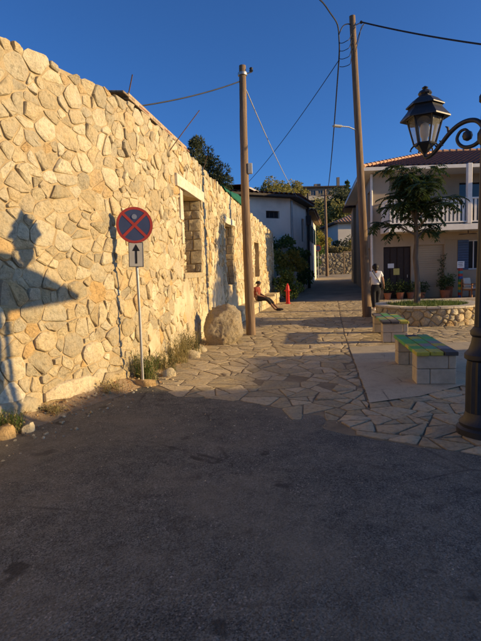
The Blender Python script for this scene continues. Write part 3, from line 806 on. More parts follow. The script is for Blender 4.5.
def limb_tree(root, spec, m):
    for nm, path, rad in spec:
        m1 = MB(); m1.tube(path, rad, 9); m1.build(nm, m, root, True, 60)
def leaf_ball(mb, c, rad, n, L, W, rg, squash=.8, droop=0.0, shell=.55):
    for i in range(n):
        v = rvec(rg).normalized()*(shell+(1-shell)*rg.random()**.6); q = Vector(c)+Vector((v.x*rad, v.y*rad, v.z*rad*squash))
        leaf(mb, q, v+rvec(rg)*.9-Vector((0, 0, droop)), rvec(rg), L*rg.uniform(.6, 1.3), W*rg.uniform(.6, 1.3), rg.random())
def bushy(name, loc, blobs, n, L, W, m, label, cat, seed, group=None, trunk=None, squash=.8):
    rg = random.Random(seed); root = empty(name, loc); m1 = MB()
    for (x, y, z, rad) in blobs:
        k = max(3, int(n*rad))
        # several small clumps in each mass, so the outline stays ragged
        for j in range(7):
            v = rvec(rg)*.75; leaf_ball(m1, (x+v.x*rad, y+v.y*rad, z+v.z*rad*squash), rad*rg.uniform(.35, .6), k//7, L, W, rg, squash, .2)
    m1.build('crown' if trunk else 'foliage', m, root)
    if trunk is None: trunk = [[(0, 0, -.05), (blobs[0][0]*.5, blobs[0][1]*.5, blobs[0][2]*.6), blobs[0][:3]]]
    for t in trunk:
        m2 = MB(); L_ = len(t); m2.tube(t, [max(.012, .06*(1-.75*i/(L_-1))) for i in range(L_)], 7); m2.build('trunk' if t is trunk[0] else 'limb', M_TRUNK, root, True, 60)
    return tag(root, label, cat, group)
bushy('olive_tree', (-1.15, 15.6, 0), [(0, 0, 5.0, .62), (.42, .1, 4.75, .5), (-.42, -.2, 4.85, .48), (.1, 0, 5.45, .45), (.72, .2, 4.35, .45), (-.5, 0, 4.4, .5), (.15, .1, 4.45, .55)], 3000, .11, .016, L_OLIVE,
      'dark green olive tree rising behind the stone wall', 'tree', 5, None, [[(0, 0, -.05), (.1, 0, 1.6), (-.05, .05, 3.2), (.05, 0, 5.0)], [(-.02, 0, 2.6), (.35, .1, 3.6), (.6, .1, 4.6)]])

# ------------------------------------------------------------------ no-stopping sign
sg = tag(empty('road_sign', (-1.44, 6.8, 0), 0), 'round blue and red no-stopping sign with arrow plate on a thin grey pole', 'road sign')
tilt = .02
m1 = MB(); m1.tube([(0, 0, -.1), (.012, 0, 1.0), (.01, 0, 2.22)], .021, 12); m1.build('pole', M_GALV, sg, True)
zc = 2.27; rr = .25; yf = -.034
def disc(mb, r0, r1, y0, y1, n=40, cx=0, cz=0):
    # ring or disc facing -Y
    for k in range(n):
        a, b = 2*PI*k/n, 2*PI*(k+1)/n
        P = lambda r_, t, y_: (cx+r_*math.cos(t), y_, cz+r_*math.sin(t))
        if r0 > 0: mb.quad(P(r0, a, y0), P(r1, a, y0), P(r1, b, y0), P(r0, b, y0))
        else: mb.add([P(0, 0, y0), P(r1, a, y0), P(r1, b, y0)], [(0, 1, 2)])
        mb.quad(P(r1, b, y0), P(r1, a, y0), P(r1, a, y1), P(r1, b, y1))
dp = empty('disc', (0.012, 0, zc)); dp.parent = sg; dp.rotation_euler = (0, .03, R(8))
m1 = MB(); disc(m1, 0, rr, yf, yf+.012); m1.build('blue_plate', M_SBLUE, dp)
m1 = MB(); disc(m1, 0, rr-.004, -yf-.010, yf+.011); m1.v = [(a, yf+.0125 if b > 0 else b, c) for a, b, c in m1.v]; m1.f = [q[::-1] for q in m1.f]; m1.build('back_plate', M_GALV, dp)
m1 = MB(); disc(m1, rr-.036, rr-.001, yf-.002, yf); m1.build('red_border', M_SRED, dp)
m1 = MB()
for s_ in (1, -1):
    u = Vector((math.cos(PI/4), 0, s_*math.sin(PI/4))); w = Vector((-u.z, 0, u.x))*.019; L = rr-.03; y_ = Vector((0, yf-.003-.0008*(s_ > 0), 0))
    m1.quad(-u*L-w+y_, u*L-w+y_, u*L+w+y_, -u*L+w+y_)
m1.build('red_cross', M_SRED, dp)
m1 = MB(); disc(m1, 0, .036, yf-.006, yf, 10, 0, .115); m1.build('grey_sticker', M_GALV, dp)
pl = empty('arrow_plate', (.012, 0, 1.865)); pl.parent = sg; pl.rotation_euler = (0, .03, R(8))
m1 = MB(); m1.box((0, yf+.004, 0), (.205, .008, .345), bev=.002); m1.build('white_plate', M_SWHITE, pl)
m1 = MB(); y_ = yf-.002
m1.quad((-.014, y_, -.125), (.014, y_, -.125), (.014, y_, .06), (-.014, y_, .06)); m1.add([(-.052, y_, .05), (.052, y_, .05), (0, y_, .145)], [(0, 1, 2)])
m1.build('arrow', M_SBLACK, pl)
m1 = MB()
for a, b, c, d in ((-.1, -.093, -.17, .17), (.093, .1, -.17, .17), (-.093, .093, .163, .17), (-.093, .093, -.17, -.163)): m1.quad((a, y_, c), (b, y_, c), (b, y_, d), (a, y_, d))
m1.build('black_border', M_SBLACK, pl)
m1 = MB(); m1.box((.01, -.012, 2.22), (.08, .03, .03), bev=.004); m1.build('clamp', M_GALV, sg)
m1 = MB(); m1.box((.01, -.012, 1.9), (.08, .03, .03), bev=.004); m1.build('clamp', M_GALV, sg)

# ------------------------------------------------------------------ timber poles and their fittings
def timber_pole(name, base, pts, rads, label):
    root = tag(empty(name, base), label, 'utility pole', None)
    m1 = MB(); P = []; Q = []
    for i in range(len(pts)-1):
        for k in range(6):
            t = k/6; P.append(Vector(pts[i]).lerp(Vector(pts[i+1]), t)+Vector((.006*mnoise.noise((i*6+k, 1, base[0])), .006*mnoise.noise((i*6+k, 7, base[0])), 0))); Q.append(rads[i]+(rads[i+1]-rads[i])*t)
    P.append(Vector(pts[-1])); Q.append(rads[-1])
    m1.tube(P, Q, 14); m1.build('shaft', M_POLE, root, True, 50)
    return root
P1, P2 = Vector((.25, 11.72, 0)), Vector((3.97, 14.95, 0))
pole1 = timber_pole('timber_pole', P1, [(0, 0, -.2), (-.02, 0, 1.6), (-.035, 0, 3.3), (-.02, 0, 5.0), (.0, 0, 6.32)], [.118, .110, .098, .088, .078], 'leaning timber utility pole standing beside the boulder at the stone wall')
m1 = MB(); m1.box((.10, -.04, 3.98), (.11, .10, .24), bev=.01); m1.build('meter_box', M_PLASTIC, pole1)
m1 = MB(); m1.tube([(.03, 0, 6.12), (.22, -.02, 6.17)], .014, 8); m1.build('hook', M_GALV, pole1)
m1 = MB(); m1.lathe([(.03, 0), (.05, .02), (.035, .05), (.045, .08), (.02, .10)], (.20, -.02, 6.17), 10); m1.build('insulator', M_IRON, pole1, True)
m1 = MB(); m1.lathe([(.108, 0), (.112, .02), (.108, .06)], (-.005, 0, 6.10), 14); m1.build('band', M_GALV, pole1, True)
pole2 = timber_pole('timber_pole', P2, [(0, 0, -.2), (-.06, 0, 1.6), (-.18, 0, 4.5), (-.38, 0, 8.90)], [.142, .132, .112, .088], 'tall timber utility pole beside the walking person, cables fixed to its top')
m1 = MB(); m1.tube([(-.20, 0, 5.62), (-.55, -.15, 5.72), (-.80, -.25, 5.72)], .018, 8); arm_ = m1.build('lamp_arm', M_GALV, pole2, True)
m1 = MB(); m1.box((-.92, -.30, 5.715), (.30, .12, .06), rz=.4, bev=.02); m1.build('street_light_head', M_PLASTIC, pole2)
m1 = MB(); m1.tube([(-.36, 0, 8.62), (-.15, -.06, 8.68)], .016, 8); m1.build('bracket', M_GALV, pole2, True)
m1 = MB(); m1.lathe([(.03, 0), (.05, .03), (.03, .07)], (-.13, -.06, 8.66), 10); m1.build('insulator', M_IRON, pole2, True)
m1 = MB(); rng = random.Random(3)
for k in range(4):
    a = Vector((-.36, -.05, 8.5-.12*k)); b = Vector((-.80, -.15, 8.1-.22*k)); c = (a+b)/2+Vector((.02*k, -.15, -.18-.05*k)); m1.tube(crom([a, a.lerp(c, .7)+Vector((0, 0, -.05)), c, c.lerp(b, .6)+Vector((0, 0, -.03)), b], 5), .010, 6)
for k in range(2):
    m1.tube(crom([(-.05, -.10, 8.63), (-.12-.03*k, -.14, 8.52), (-.22, -.14, 8.32-.1*k), (-.30-.02*k, -.12, 8.05-.2*k)], 5), .010, 6)
m1.tube(crom([(-.37, -.03, 8.62), (-.52, -.06, 8.66), (-.68, -.10, 8.58), (-.80, -.12, 8.36)], 5), .016, 6)
m1.build('cable_loops', M_WIRE, pole2, True)
top2 = P2+Vector((-.66, -.15, 8.2))
def cable(a, b, sag, rad, m, label):
    m1 = MB(); m1.tube(catenary(a, b, sag, 18), rad, 6); tag(m1.build('cable', m, None, True), label, 'cable', 'overhead cables')
def cable_pts(pts, rad, m, label):
    m1 = MB(); m1.tube(pts, rad, 6); tag(m1.build('cable', m, None, True), label, 'cable', 'overhead cables')
T2 = P2+Vector((-.80, -.12, 8.15))
cable(P2+Vector((-.13, -.06, 8.70)), (7.2, 10.27, 5.70), .10, .022, M_WIRE, 'thick black cable from the tall pole top to the upper right edge')
hang = catenary(T2+Vector((0, 0, -.35)), (7.98, 44, 8.0), 1.25, 18)
cable_pts(crom([(.2, 9.6, 8.0), (1.55, 12.0, 8.12), (2.35, 13.4, 8.60), (2.85, 14.4, 8.72), T2+Vector((-.06, -.10, .42)), T2+Vector((0, 0, .05))]+hang, 4), .021, M_WIRE, 'twisted black cable from the top edge hanging past the tall pole toward the hill')
cable(T2+Vector((0, 0, -.5)), (.2, 27.5, 6.0), .25, .012, M_WIRE, 'thin dark wire from the tall pole down to the left house roof')
cable(P1+Vector((-.05, 0, 5.98)), (-3.6, 7.0, 3.9), .22, .014, M_WIRE, 'black cable from the pole by the boulder over the stone wall')
cable(P1+Vector((.04, 0, 5.85)), (3.7, 28.5, 5.5), .25, .014, M_WIREP, 'pale thin wire from the pole by the boulder to the left house')

# ------------------------------------------------------------------ cast-iron lamp
LP = Vector((2.215, 4.33, .02)); LC = Vector((1.855, 4.83, 0))
lamp = tag(empty('street_lamp', LP), 'black cast-iron lamp post with scrolled arm and lantern at the right edge', 'street lamp')
m1 = MB(); m1.lathe([(.225, -.06), (.225, .05), (.20, .07), (.205, .10), (.165, .14), (.15, .20)], (0, 0, 0), 24); m1.build('foot', M_IRON, lamp, True)
m1 = MB(); m1.lathe([(.150, .20), (.148, .60), (.140, .68)], (0, 0, 0), 32, 0, .09); m1.build('plinth', M_IRON, lamp, True, 20)
m1 = MB(); m1.lathe([(.14, .68), (.165, .70), (.165, .74), (.13, .78), (.11, .84), (.10, .90), (.118, .92), (.118, .95), (.09, .99)], (0, 0, 0), 24); m1.build('collar', M_IRON, lamp, True)
m1 = MB(); m1.lathe([(.085, .99), (.070, 1.6), (.060, 2.4), (.058, 2.62)], (0, 0, 0), 24, 0, .12); m1.build('shaft', M_IRON, lamp, True, 20)
m1 = MB(); m1.lathe([(.06, 2.60), (.085, 2.63), (.085, 2.70), (.062, 2.74), (.055, 2.95), (.075, 2.97), (.075, 3.01), (.05, 3.05), (.062, 3.10), (.05, 3.16), (.03, 3.18), (.045, 3.23), (.02, 3.29), (.004, 3.33)], (0, 0, 0), 20); m1.build('finial', M_IRON, lamp, True)
dv = (LC-LP); dv.z = 0; AL = dv.length; dv.normalize()
# scroll in the arm's plane: t from the lantern (0) to the post (1), heights in metres
sc = [(0.0, 2.635), (.06, 2.625), (.16, 2.655), (.28, 2.72), (.42, 2.80), (.56, 2.85), (.70, 2.865), (.83, 2.845), (.915, 2.79), (.93, 2.725), (.88, 2.665), (.78, 2.635), (.66, 2.64), (.57, 2.68), (.54, 2.735), (.585, 2.785), (.66, 2.795), (.72, 2.765)]
sr = [.014, .017, .019, .020, .021, .021, .021, .021, .021, .020, .019, .018, .017, .016, .015, .014, .013, .012]
scc = crom([(a, b, c) for (a, b), c in zip(sc, sr)])
def arm_pt(t, z): return -dv*0+dv*(AL*(1-t))+Vector((0, 0, z-.02))
m1 = MB(); m1.tube([arm_pt(q[0], q[1]) for q in scc], [q[2] for q in scc], 9)
a1 = m1.build('scroll_arm', M_IRON, lamp, True, 60)
m1 = MB(); m1.lathe([(.01, -.045), (.036, -.03), (.045, 0), (.036, .03), (.01, .045)], arm_pt(.70, 2.735), 14); m1.build('boss', M_IRON, lamp, True)
m1 = MB(); m1.tube([arm_pt(.92, 2.74), arm_pt(.96, 2.75), arm_pt(1.0, 2.75)], [.02, .036, .03], 10); m1.build('bracket', M_IRON, lamp, True)
for t, z in ((.40, 2.815), (.30, 2.70), (.22, 2.67)):
    m1 = MB(); q = arm_pt(t, z); m1.tube([q, q+Vector((-.005, 0, .035)), q+dv*.03+Vector((0, 0, .055))], [.012, .012, .004], 7)
    m1.build('leaf_ornament', M_IRON, lamp, True)
# lantern: six tapering panes under a stepped roof
ln = empty('lantern', LC-LP); ln.parent = lamp
A0 = R(34)
def hexp(rad, z, k): a = A0+k*PI/3; return Vector((rad*math.cos(a), rad*math.sin(a), z))
ZB, ZT, RB, RT = 2.755, 3.015, .098, .168
m1 = MB()
for k in range(6):
    m1.tube([hexp(RB, ZB, k), hexp(RT, ZT, k)], .0095, 6)
    m1.tube([hexp(RB, ZB, k), hexp(RB, ZB, k+1)], .012, 6); m1.tube([hexp(RT, ZT-.006, k), hexp(RT, ZT-.006, k+1)], .012, 6)
    # arched head of each pane
    a, b = hexp(RT, ZT, k), hexp(RT, ZT, k+1); a2, b2 = hexp(RB, ZB, k), hexp(RB, ZB, k+1)
    def on(u, w): return (a2.lerp(b2, u)).lerp(a.lerp(b, u), w)
    arc = [on(.5+.42*math.cos(t_), .68+.22*math.sin(t_)) for t_ in [PI*j/8 for j in range(9)]]
    for j in range(8):
        u0, u1 = .5+.42*math.cos(PI*j/8), .5+.42*math.cos(PI*(j+1)/8); m1.quad(arc[j], on(u0, 1), on(u1, 1), arc[j+1])
m1.build('frame', M_IRON, ln)
gm, gnt, gb = nmat('lantern_glass'); gb.inputs['Base Color'].default_value = (.85, .83, .76, 1); gb.inputs['Roughness'].default_value = .25; gb.inputs['Transmission Weight'].default_value = .86; gb.inputs['IOR'].default_value = 1.04
gnt.links.new(ramp(gnt, noise_n(gnt, coords(gnt), 6), [(.3, .05), (.7, .16)]), gb.inputs['Roughness'])
for k in range(6):
    m1 = MB(); m1.quad(hexp(RB-.004, ZB, k), hexp(RB-.004, ZB, k+1), hexp(RT-.004, ZT, k+1), hexp(RT-.004, ZT, k)); m1.build('pane', gm, ln)
m1 = MB(); m1.lathe([(.15, 0), (.232, -.025), (.232, -.012), (.165, .065), (.155, .085), (.150, .10)], (0, 0, ZT), 6, A0)
m1.lathe([(.12, 0), (.178, -.01), (.178, .0), (.115, .055), (.06, .085), (.055, .10)], (0, 0, ZT+.105), 6, A0)
m1.lathe([(.055, 0), (.066, .015), (.05, .04), (.02, .055), (.03, .07), (.008, .085)], (0, 0, ZT+.20), 10, A0)
m1.build('roof', M_IRON, ln)
m1 = MB(); m1.lathe([(.012, -.12), (.02, -.09), (.05, -.06), (.085, -.02), (.11, 0), (.08, .004)], (0, 0, ZB), 6, A0); m1.build('base_cup', M_IRON, ln)
for k in range(6):
    m1 = MB(); q = hexp(RB+.005, ZB-.005, k); e = hexp(1, 0, k); m1.tube([q, q+e*.02-Vector((0, 0, .02)), q+e*.032-Vector((0, 0, .045)), q+e*.018-Vector((0, 0, .05))], [.008, .008, .007, .004], 6)
    m1.build('corner_scroll', M_IRON, ln, True)
m1 = MB(); m1.lathe([(.028, .02), (.028, .06), (.040, .075), (.046, .12), (.046, .16), (.034, .19), (.012, .205)], (0, 0, ZB), 14); m1.build('bulb', M_WHITEP, ln, True)
m1 = MB(); m1.lathe([(.025, -.01), (.025, .03)], (0, 0, ZB), 10); m1.build('socket', M_IRON, ln)

# ------------------------------------------------------------------ benches: block legs, painted planks
def plank_mat(name, cols, seed):
    m, nt, b = nmat(name); tc = nt.nodes.new('ShaderNodeTexCoord').outputs['Object']
    sep = nt.nodes.new('ShaderNodeSeparateXYZ'); nt.links.new(tc, sep.inputs[0])
    f = math_n(nt, 'ADD', math_n(nt, 'MULTIPLY', sep.outputs['Y'], .62), .5)
    f = math_n(nt, 'ADD', f, math_n(nt, 'MULTIPLY', math_n(nt, 'SUBTRACT', noise_n(nt, tc, 9, 3), .5), .10))
    col = ramp(nt, f, [(i/len(cols), c) for i, c in enumerate(cols)], 'CONSTANT')
    worn = ramp(nt, noise_n(nt, tc, 16, 8, .75, .4), [(.48, 0), (.68, .75)])
    col = mixc(nt, worn, col, (.10, .085, .065))
    nt.links.new(col, b.inputs['Base Color']); b.inputs['Roughness'].default_value = .65
    bump_n(nt, b, noise_n(nt, tc, 40, 6), .3, .004); return m
GR, YE, TE, PU, BL, DK, OR = (.10, .38, .06), (.50, .44, .05), (.10, .34, .16), (.26, .22, .20), (.16, .30, .12), (.07, .06, .05), (.40, .26, .05)
PM = [plank_mat('painted_plank_a', [YE, GR, YE, GR, GR, TE, GR], 1), plank_mat('painted_plank_b', [YE, TE, PU, GR, TE, YE, DK], 2), plank_mat('painted_plank_c', [DK, PU, YE, PU, TE, GR, BL], 3), plank_mat('painted_plank_d', [DK, BL, OR, TE, DK, PU, DK], 4)]
def bench(x, y, ang, L, label):
    root = tag(empty('bench', (x, y, .014), ang), label, 'bench', 'painted benches on the square')
    W = .50; rg = random.Random(int(x*100))
    for yy_ in (-L/2+.18, L/2-.18):
        leg = empty('leg', (0, yy_, 0)); leg.parent = root
        for (a, b, z0, z1) in ((-W/2, -W/2+.17, 0, .20), (-W/2+.176, W/2, 0, .20), (-W/2, W/2-.1, .206, .385), (W/2-.094, W/2, .206, .385)):
            m1 = MB(); m1.box(((a+b)/2, 0, (z0+z1)/2), (b-a, .27+rg.uniform(-.006, .006), z1-z0), bev=.008); m1.build('block', M_BLOCK, leg)
    n = 3
    for k in range(n):
        w = (W+.04)/n; m1 = MB(); m1.box((-(W+.04)/2+w*(k+.5), 0, .385+.026), (w-.014, L+rg.uniform(-.02, .02), .052), bev=.007); m1.build('plank', PM[k if x < 2.8 else 3-k], root)
    return root
bench(2.66, 6.98, R(-8), 1.66, 'nearer painted bench with green and yellow planks beside the lamp post')
bench(3.30, 10.62, R(-9), 1.85, 'farther painted bench with dark worn planks beside the round planter')

# ------------------------------------------------------------------ round planter with tree
PC = Vector((5.22, 13.42, 0)); PR = 1.36; PH = .50
planter = tag(empty('planter', PC), 'round rubble-stone planter with grass and a tree on the square', 'planter')
m1 = MB(); m1.lathe([(PR-.03, -.05), (PR-.03, PH-.03), (PR-.26, PH-.03), (PR-.26, PH-.12), (.02, PH-.10)], (0, 0, 0), 56); m1.build('mortar_core', M_MORTAR, planter, False)
rng = random.Random(19); rest = MB(); nst = 0
pts = scatter(rng, -PI*PR, PI*PR, 0, PH, .055, .125, 3500)
for poly in cells(pts, -PI*PR, PI*PR, -.02, PH-.055):
    if not poly: continue
    ins = inset(poly, .010)
    if ins is None or area_c(ins)[0] < .004: continue
    ol = outline(ins, rng, .008, .14, 11); c = area_c(ins)[1]
    f3 = lambda u, v, h_: ((PR-.03+h_)*math.cos(u/PR-PI/2), (PR-.03+h_)*math.sin(u/PR-PI/2), v)
    if abs(c[0]/PR) < 1.9:
        m1 = MB(); stone_piece(m1, ol, rng, f3, .02, rng.uniform(.025, .05), .6, .4, rng.random(), .22); m1.build('stone', M_STONE, planter, True, 40)
    else: stone_piece(rest, ol, rng, f3, .02, .035, .6, .4, rng.random(), .22)
tag(rest.build('back_stones', M_STONE, planter, True, 40), kind='stuff')
for k in range(26):
    a0, a1 = 2*PI*k/26+.006, 2*PI*(k+1)/26-.006; m1 = MB(); vs = []; dz = rng.uniform(-.006, .006)
    for a in (a0, (a0+a1)/2, a1):
        for rr_, z in ((PR+.02, PH-.05), (PR+.025, PH+dz), (PR-.29, PH+dz), (PR-.28, PH-.05)): vs.append((rr_*math.cos(a), rr_*math.sin(a), z))
    m1.add(vs, [(i*4+j, (i+1)*4+j, (i+1)*4+(j+1) % 4, i*4+(j+1) % 4) for i in range(2) for j in range(4)]+[(3, 2, 1, 0), (8, 9, 10, 11)], rng.random())
    m1.f = [q[::-1] if False else q for q in m1.f]; m1.build('coping_stone', M_PALE, planter)
m1 = MB()
for i in range(3600):
    a, rr_ = rng.uniform(0, 6.28), (PR-.27)*math.sqrt(rng.random()); blade(m1, (rr_*math.cos(a), rr_*math.sin(a), PH-.11), rng.uniform(.08, .20), rng.uniform(.02, .09), rng.uniform(0, 6.28), rng.uniform(.004, .008), rng.random())
o = m1.build('planter_grass', L_GRASS); o.location = PC; tag(o, 'green grass growing in the round stone planter', 'grass', kind='stuff')
TR = Vector((4.93, 13.40, PH-.12)); tree = tag(empty('plaza_tree', TR), 'small tree with drooping dark leaves growing in the round planter', 'tree')
trunk = [(0, 0, 0), (.05, 0, .4), (.03, .02, .9), (-.02, .03, 1.4), (.01, .02, 1.8), (-.02, 0, 2.25)]
m1 = MB(); m1.tube(trunk, [.10, .078, .07, .072, .06, .058], 10); m1.build('trunk', M_TRUNK, tree, True, 60)
rng = random.Random(41); twigs = []; base = Vector(trunk[-1])
P_ = [base, base+Vector((.03, 0, .7)), base+Vector((-.02, 0, 1.45))]; m2 = MB(); m2.tube(P_, [.055, .034, .010], 7); m2.build('limb', M_TRUNK, tree, True, 60)
for j in range(8): twigs.append((P_[1].lerp(P_[2], j/7), Vector((math.cos(j*2.4), math.sin(j*2.4), 0))))
for k in range(15):
    f = k/14; a = k*2.399+.4; L = (.92-.38*f)*rng.uniform(.55, 1.15); up = rng.uniform(.25, .55)
    q0 = base+Vector((0, 0, -.35+1.5*f)); e = Vector((math.cos(a), math.sin(a), 0))
    P_ = [q0, q0+e*L*.4+Vector((0, 0, up*.75)), q0+e*L*.8+Vector((0, 0, up)), q0+e*L*1.05+Vector((0, 0, up*.85))]
    m2 = MB(); m2.tube(P_, [.032, .022, .013, .006], 7); m2.build('limb', M_TRUNK, tree, True, 60)
    for j in range(5): twigs.append((P_[0].lerp(P_[1], .7).lerp(P_[3], j/4)+Vector((0, 0, up*.25))+rvec(rng)*.22, e))
m1 = MB()
for q, e in twigs:
    for k in range(rng.randint(6, 8)):
        a = rng.uniform(0, 6.28); d = (Vector((math.cos(a), math.sin(a), 0))+e*.5).normalized(); L = rng.uniform(.24, .44); dr = rng.uniform(.15, .9)
        prev = q
        for j in range(1, 7):
            t = j/6; c = q+d*L*t*(1-.25*t*dr)+Vector((0, 0, .10*t-L*dr*t*t)); dirn = (c-prev); prev = c; sd = dirn.cross(Vector((0, 0, 1)))
            if sd.length < 1e-4: sd = Vector((1, 0, 0))
            sd.normalize()
            for s_ in (-1, 1): leaf(m1, c, sd*s_+dirn.normalized()*.7-Vector((0, 0, .5)), Vector((0, 0, 1)), rng.uniform(.11, .18), rng.uniform(.022, .036), rng.random())
m1.build('crown', L_DARK, tree)

# ------------------------------------------------------------------ right-hand house with balcony
HC = Vector((6.20, 22.4, 0)); hs = tag(empty('balcony_house', HC), 'beige two-storey house with tiled roof and white balcony on the right', 'house')
def hpart(mb, name, m, parent=None, smooth=False):
    mb.v = [(a[0]-HC.x, a[1]-HC.y, a[2]) for a in mb.v]; return mb.build(name, m, parent or hs, smooth)
EZ = 5.78; FX = lambda y: 6.20+.176*(y-22.4)
def wall_quadset(mb, P, Q, z0, z1, holes):
    """wall from P to Q (plan) with rectangular holes (t0,t1,z0,z1) in metres along"""
    P, Q = Vector((P[0], P[1], 0)), Vector((Q[0], Q[1], 0)); L = (Q-P).length; d = (Q-P)/L
    ts = sorted(set([0, L]+[q for h_ in holes for q in h_[:2]])); zs = sorted(set([z0, z1]+[q for h_ in holes for q in h_[2:]]))
    pt = lambda t, z: P+d*t+Vector((0, 0, z))
    for a, b in zip(ts, ts[1:]):
        for c, e in zip(zs, zs[1:]):
            if any(h_[0] < (a+b)/2 < h_[1] and h_[2] < (c+e)/2 < h_[3] for h_ in holes): continue
            mb.quad(pt(a, c), pt(b, c), pt(b, e), pt(a, e))
    n_ = Vector((d.y, -d.x, 0))                                     # outward is to the right of P->Q
    for t0, t1, c, e in holes:
        i_ = -n_*.16
        mb.quad(pt(t0, c), pt(t0, e), pt(t0, e)+i_, pt(t0, c)+i_); mb.quad(pt(t1, c)+i_, pt(t1, e)+i_, pt(t1, e), pt(t1, c))
        mb.quad(pt(t0, e), pt(t1, e), pt(t1, e)+i_, pt(t0, e)+i_); mb.quad(pt(t0, c)+i_, pt(t1, c)+i_, pt(t1, c), pt(t0, c))
    return pt, n_
def window_in(pt, n_, t0, t1, z0, z1, name, frame_m, parent_fn, mull=1):
    m1 = MB(); i_ = -n_*.13
    w = .06
    def bar(a, b, c, e):
        q0, q1 = pt(a, c)+i_, pt(b, e)+i_; m1.v += [tuple(pt(a, c)+i_), tuple(pt(b, c)+i_), tuple(pt(b, e)+i_), tuple(pt(a, e)+i_), tuple(pt(a, c)-n_*.17), tuple(pt(b, c)-n_*.17), tuple(pt(b, e)-n_*.17), tuple(pt(a, e)-n_*.17)]
        k = len(m1.v)-8; m1.t += [.5]*8; m1.f += [tuple(k+j for j in f) for f in ((0, 1, 2, 3), (0, 4, 5, 1), (1, 5, 6, 2), (2, 6, 7, 3), (3, 7, 4, 0))]
    bar(t0, t0+w, z0, z1); bar(t1-w, t1, z0, z1); bar(t0+w, t1-w, z0, z0+w); bar(t0+w, t1-w, z1-w, z1)
    for k in range(mull): tm = t0+(t1-t0)*(k+1)/(mull+1); bar(tm-.025, tm+.025, z0+w, z1-w)
    wn_ = parent_fn(m1, name, frame_m)
    m2 = MB(); m2.quad(pt(t0, z0)-n_*.155, pt(t1, z0)-n_*.155, pt(t1, z1)-n_*.155, pt(t0, z1)-n_*.155); pane = parent_fn(m2, 'pane', M_GLASSD, wn_)
    return wn_
YB = 33.2
# street side wall (runs away from the camera): outward faces the lane
mb = MB(); holes = [(1.2, 2.2, 1.0, 2.45), (1.0, 2.2, 3.75, 5.15), (5.6, 6.5, 1.0, 2.3), (5.6, 6.6, 3.8, 5.1)]
pt, n_ = wall_quadset(mb, (FX(YB), YB), (FX(22.4), 22.4), -.3, EZ, [(10.96-b, 10.96-a, c, d) for a, b, c, d in holes])
hpart(mb, 'side_wall', M_WALLR)
for a, b, c, d in holes: window_in(pt, n_, 10.96-b, 10.96-a, c, d, 'window', M_EAVE, hpart)
# front: ground floor, then upper floor set as wall + recessed balcony
mb = MB(); fh = [(.52, 1.80, -.02, 2.42), (2.08, 3.32, -.02, 2.46), (4.45, 5.05, 1.25, 2.62)]
pt, n_ = wall_quadset(mb, (6.20, 22.4), (14.5, 22.4), -.3, 3.05, fh); hpart(mb, 'front_wall', M_WALLR)
m1 = MB(); m1.box((6.20+.52+.64, 22.4+.13, 1.2), (1.28, .05, 2.42)); door = hpart(m1, 'door', M_DARKW)
for k in range(4): m1 = MB(); m1.box((6.20+.52+.16+.32*k, 22.4+.09, 1.2), (.27, .03, 2.34), bev=.008); hpart(m1, 'door_board', M_DARKW, door)
m1 = MB(); m1.box((6.20+.52+1.12, 22.4+.05, 1.05), (.03, .05, .14), bev=.005); hpart(m1, 'handle', M_GALV, door)
m1 = MB(); m1.box((6.72+.36, 22.4+.065, 1.55), (.29, .008, .21)); hpart(m1, 'white_notice', M_PAPERW, door)
m1 = MB(); m1.box((6.72+.62, 22.4+.065, 1.27), (.28, .008, .30)); hpart(m1, 'yellow_notice', M_PAPERY, door)
m1 = MB(); m1.box((8.90, 22.4+.12, 1.22), (1.24, .04, 2.48)); rs = hpart(m1, 'roller_shutter', M_WALLR2)
for k in range(24): m1 = MB(); m1.box((8.90, 22.4+.092, .06+k*.1), (1.22, .016, .088), bev=.004); hpart(m1, 'slat', M_WALLR2, rs)
window_in(pt, n_, 4.45, 5.05, 1.25, 2.62, 'window', M_WHITEP, hpart)
for x0 in (10.39, 11.51):
    m1 = MB(); m1.box((x0+.0, 22.4-.035, 1.94), (.50, .04, 1.36), bev=.006); sh = hpart(m1, 'shutter', M_BLUES)
    for k in range(11): m1 = MB(); m1.box((x0, 22.4-.062, 1.37+k*.113), (.42, .03, .03), rx=.5); hpart(m1, 'louvre', M_BLUES, sh)
for k in range(13):
    m1 = MB(); m1.box((9.59+k*.062, 22.4-.012, 1.36), (.052, .02, 2.6), bev=.004); hpart(m1, 'wall_batten', M_WALLR2)
# upper floor
mb = MB(); pt2, n2 = wall_quadset(mb, (6.20, 22.4), (7.0, 22.4), 3.05, EZ, []); hpart(mb, 'upper_wall', M_WALLR)
mb = MB(); pt3, n3 = wall_quadset(mb, (7.0, 23.3), (14.5, 23.3), 3.05, EZ, [(1.1, 2.1, 3.3, 5.35), (3.6, 4.9, 3.3, 5.35)]); mb.quad((7.0, 22.4, 3.05), (7.0, 23.3, 3.05), (7.0, 23.3, EZ), (7.0, 22.4, EZ)); hpart(mb, 'balcony_back_wall', M_WALLR)
for a, b in ((1.1, 2.1), (3.6, 4.9)): window_in(pt3, n3, a, b, 3.3, 5.35, 'balcony_door', M_DARKW, hpart)
m1 = MB(); m1.box((10.55, 22.22, 3.14), (7.95, 2.15, .26), bev=.01); hpart(m1, 'balcony_slab', M_WHITEP)
m1 = MB(); m1.box((10.55, 21.19, 4.36), (7.9, .10, .07), bev=.01); hpart(m1, 'hand_rail', M_WHITEP)
m1 = MB(); m1.box((10.55, 21.19, 3.36), (7.9, .09, .06), bev=.01); hpart(m1, 'bottom_rail', M_WHITEP)
k = 0; x = 6.68
while x < 14.4:
    m1 = MB(); m1.box((x, 21.19, 3.86), (.095, .045, .94)); hpart(m1, 'baluster', M_WHITEP); x += .175
m1 = MB(); m1.box((6.60, 21.8, 4.36), (.08, 1.2, .07)); hpart(m1, 'side_rail', M_WHITEP)
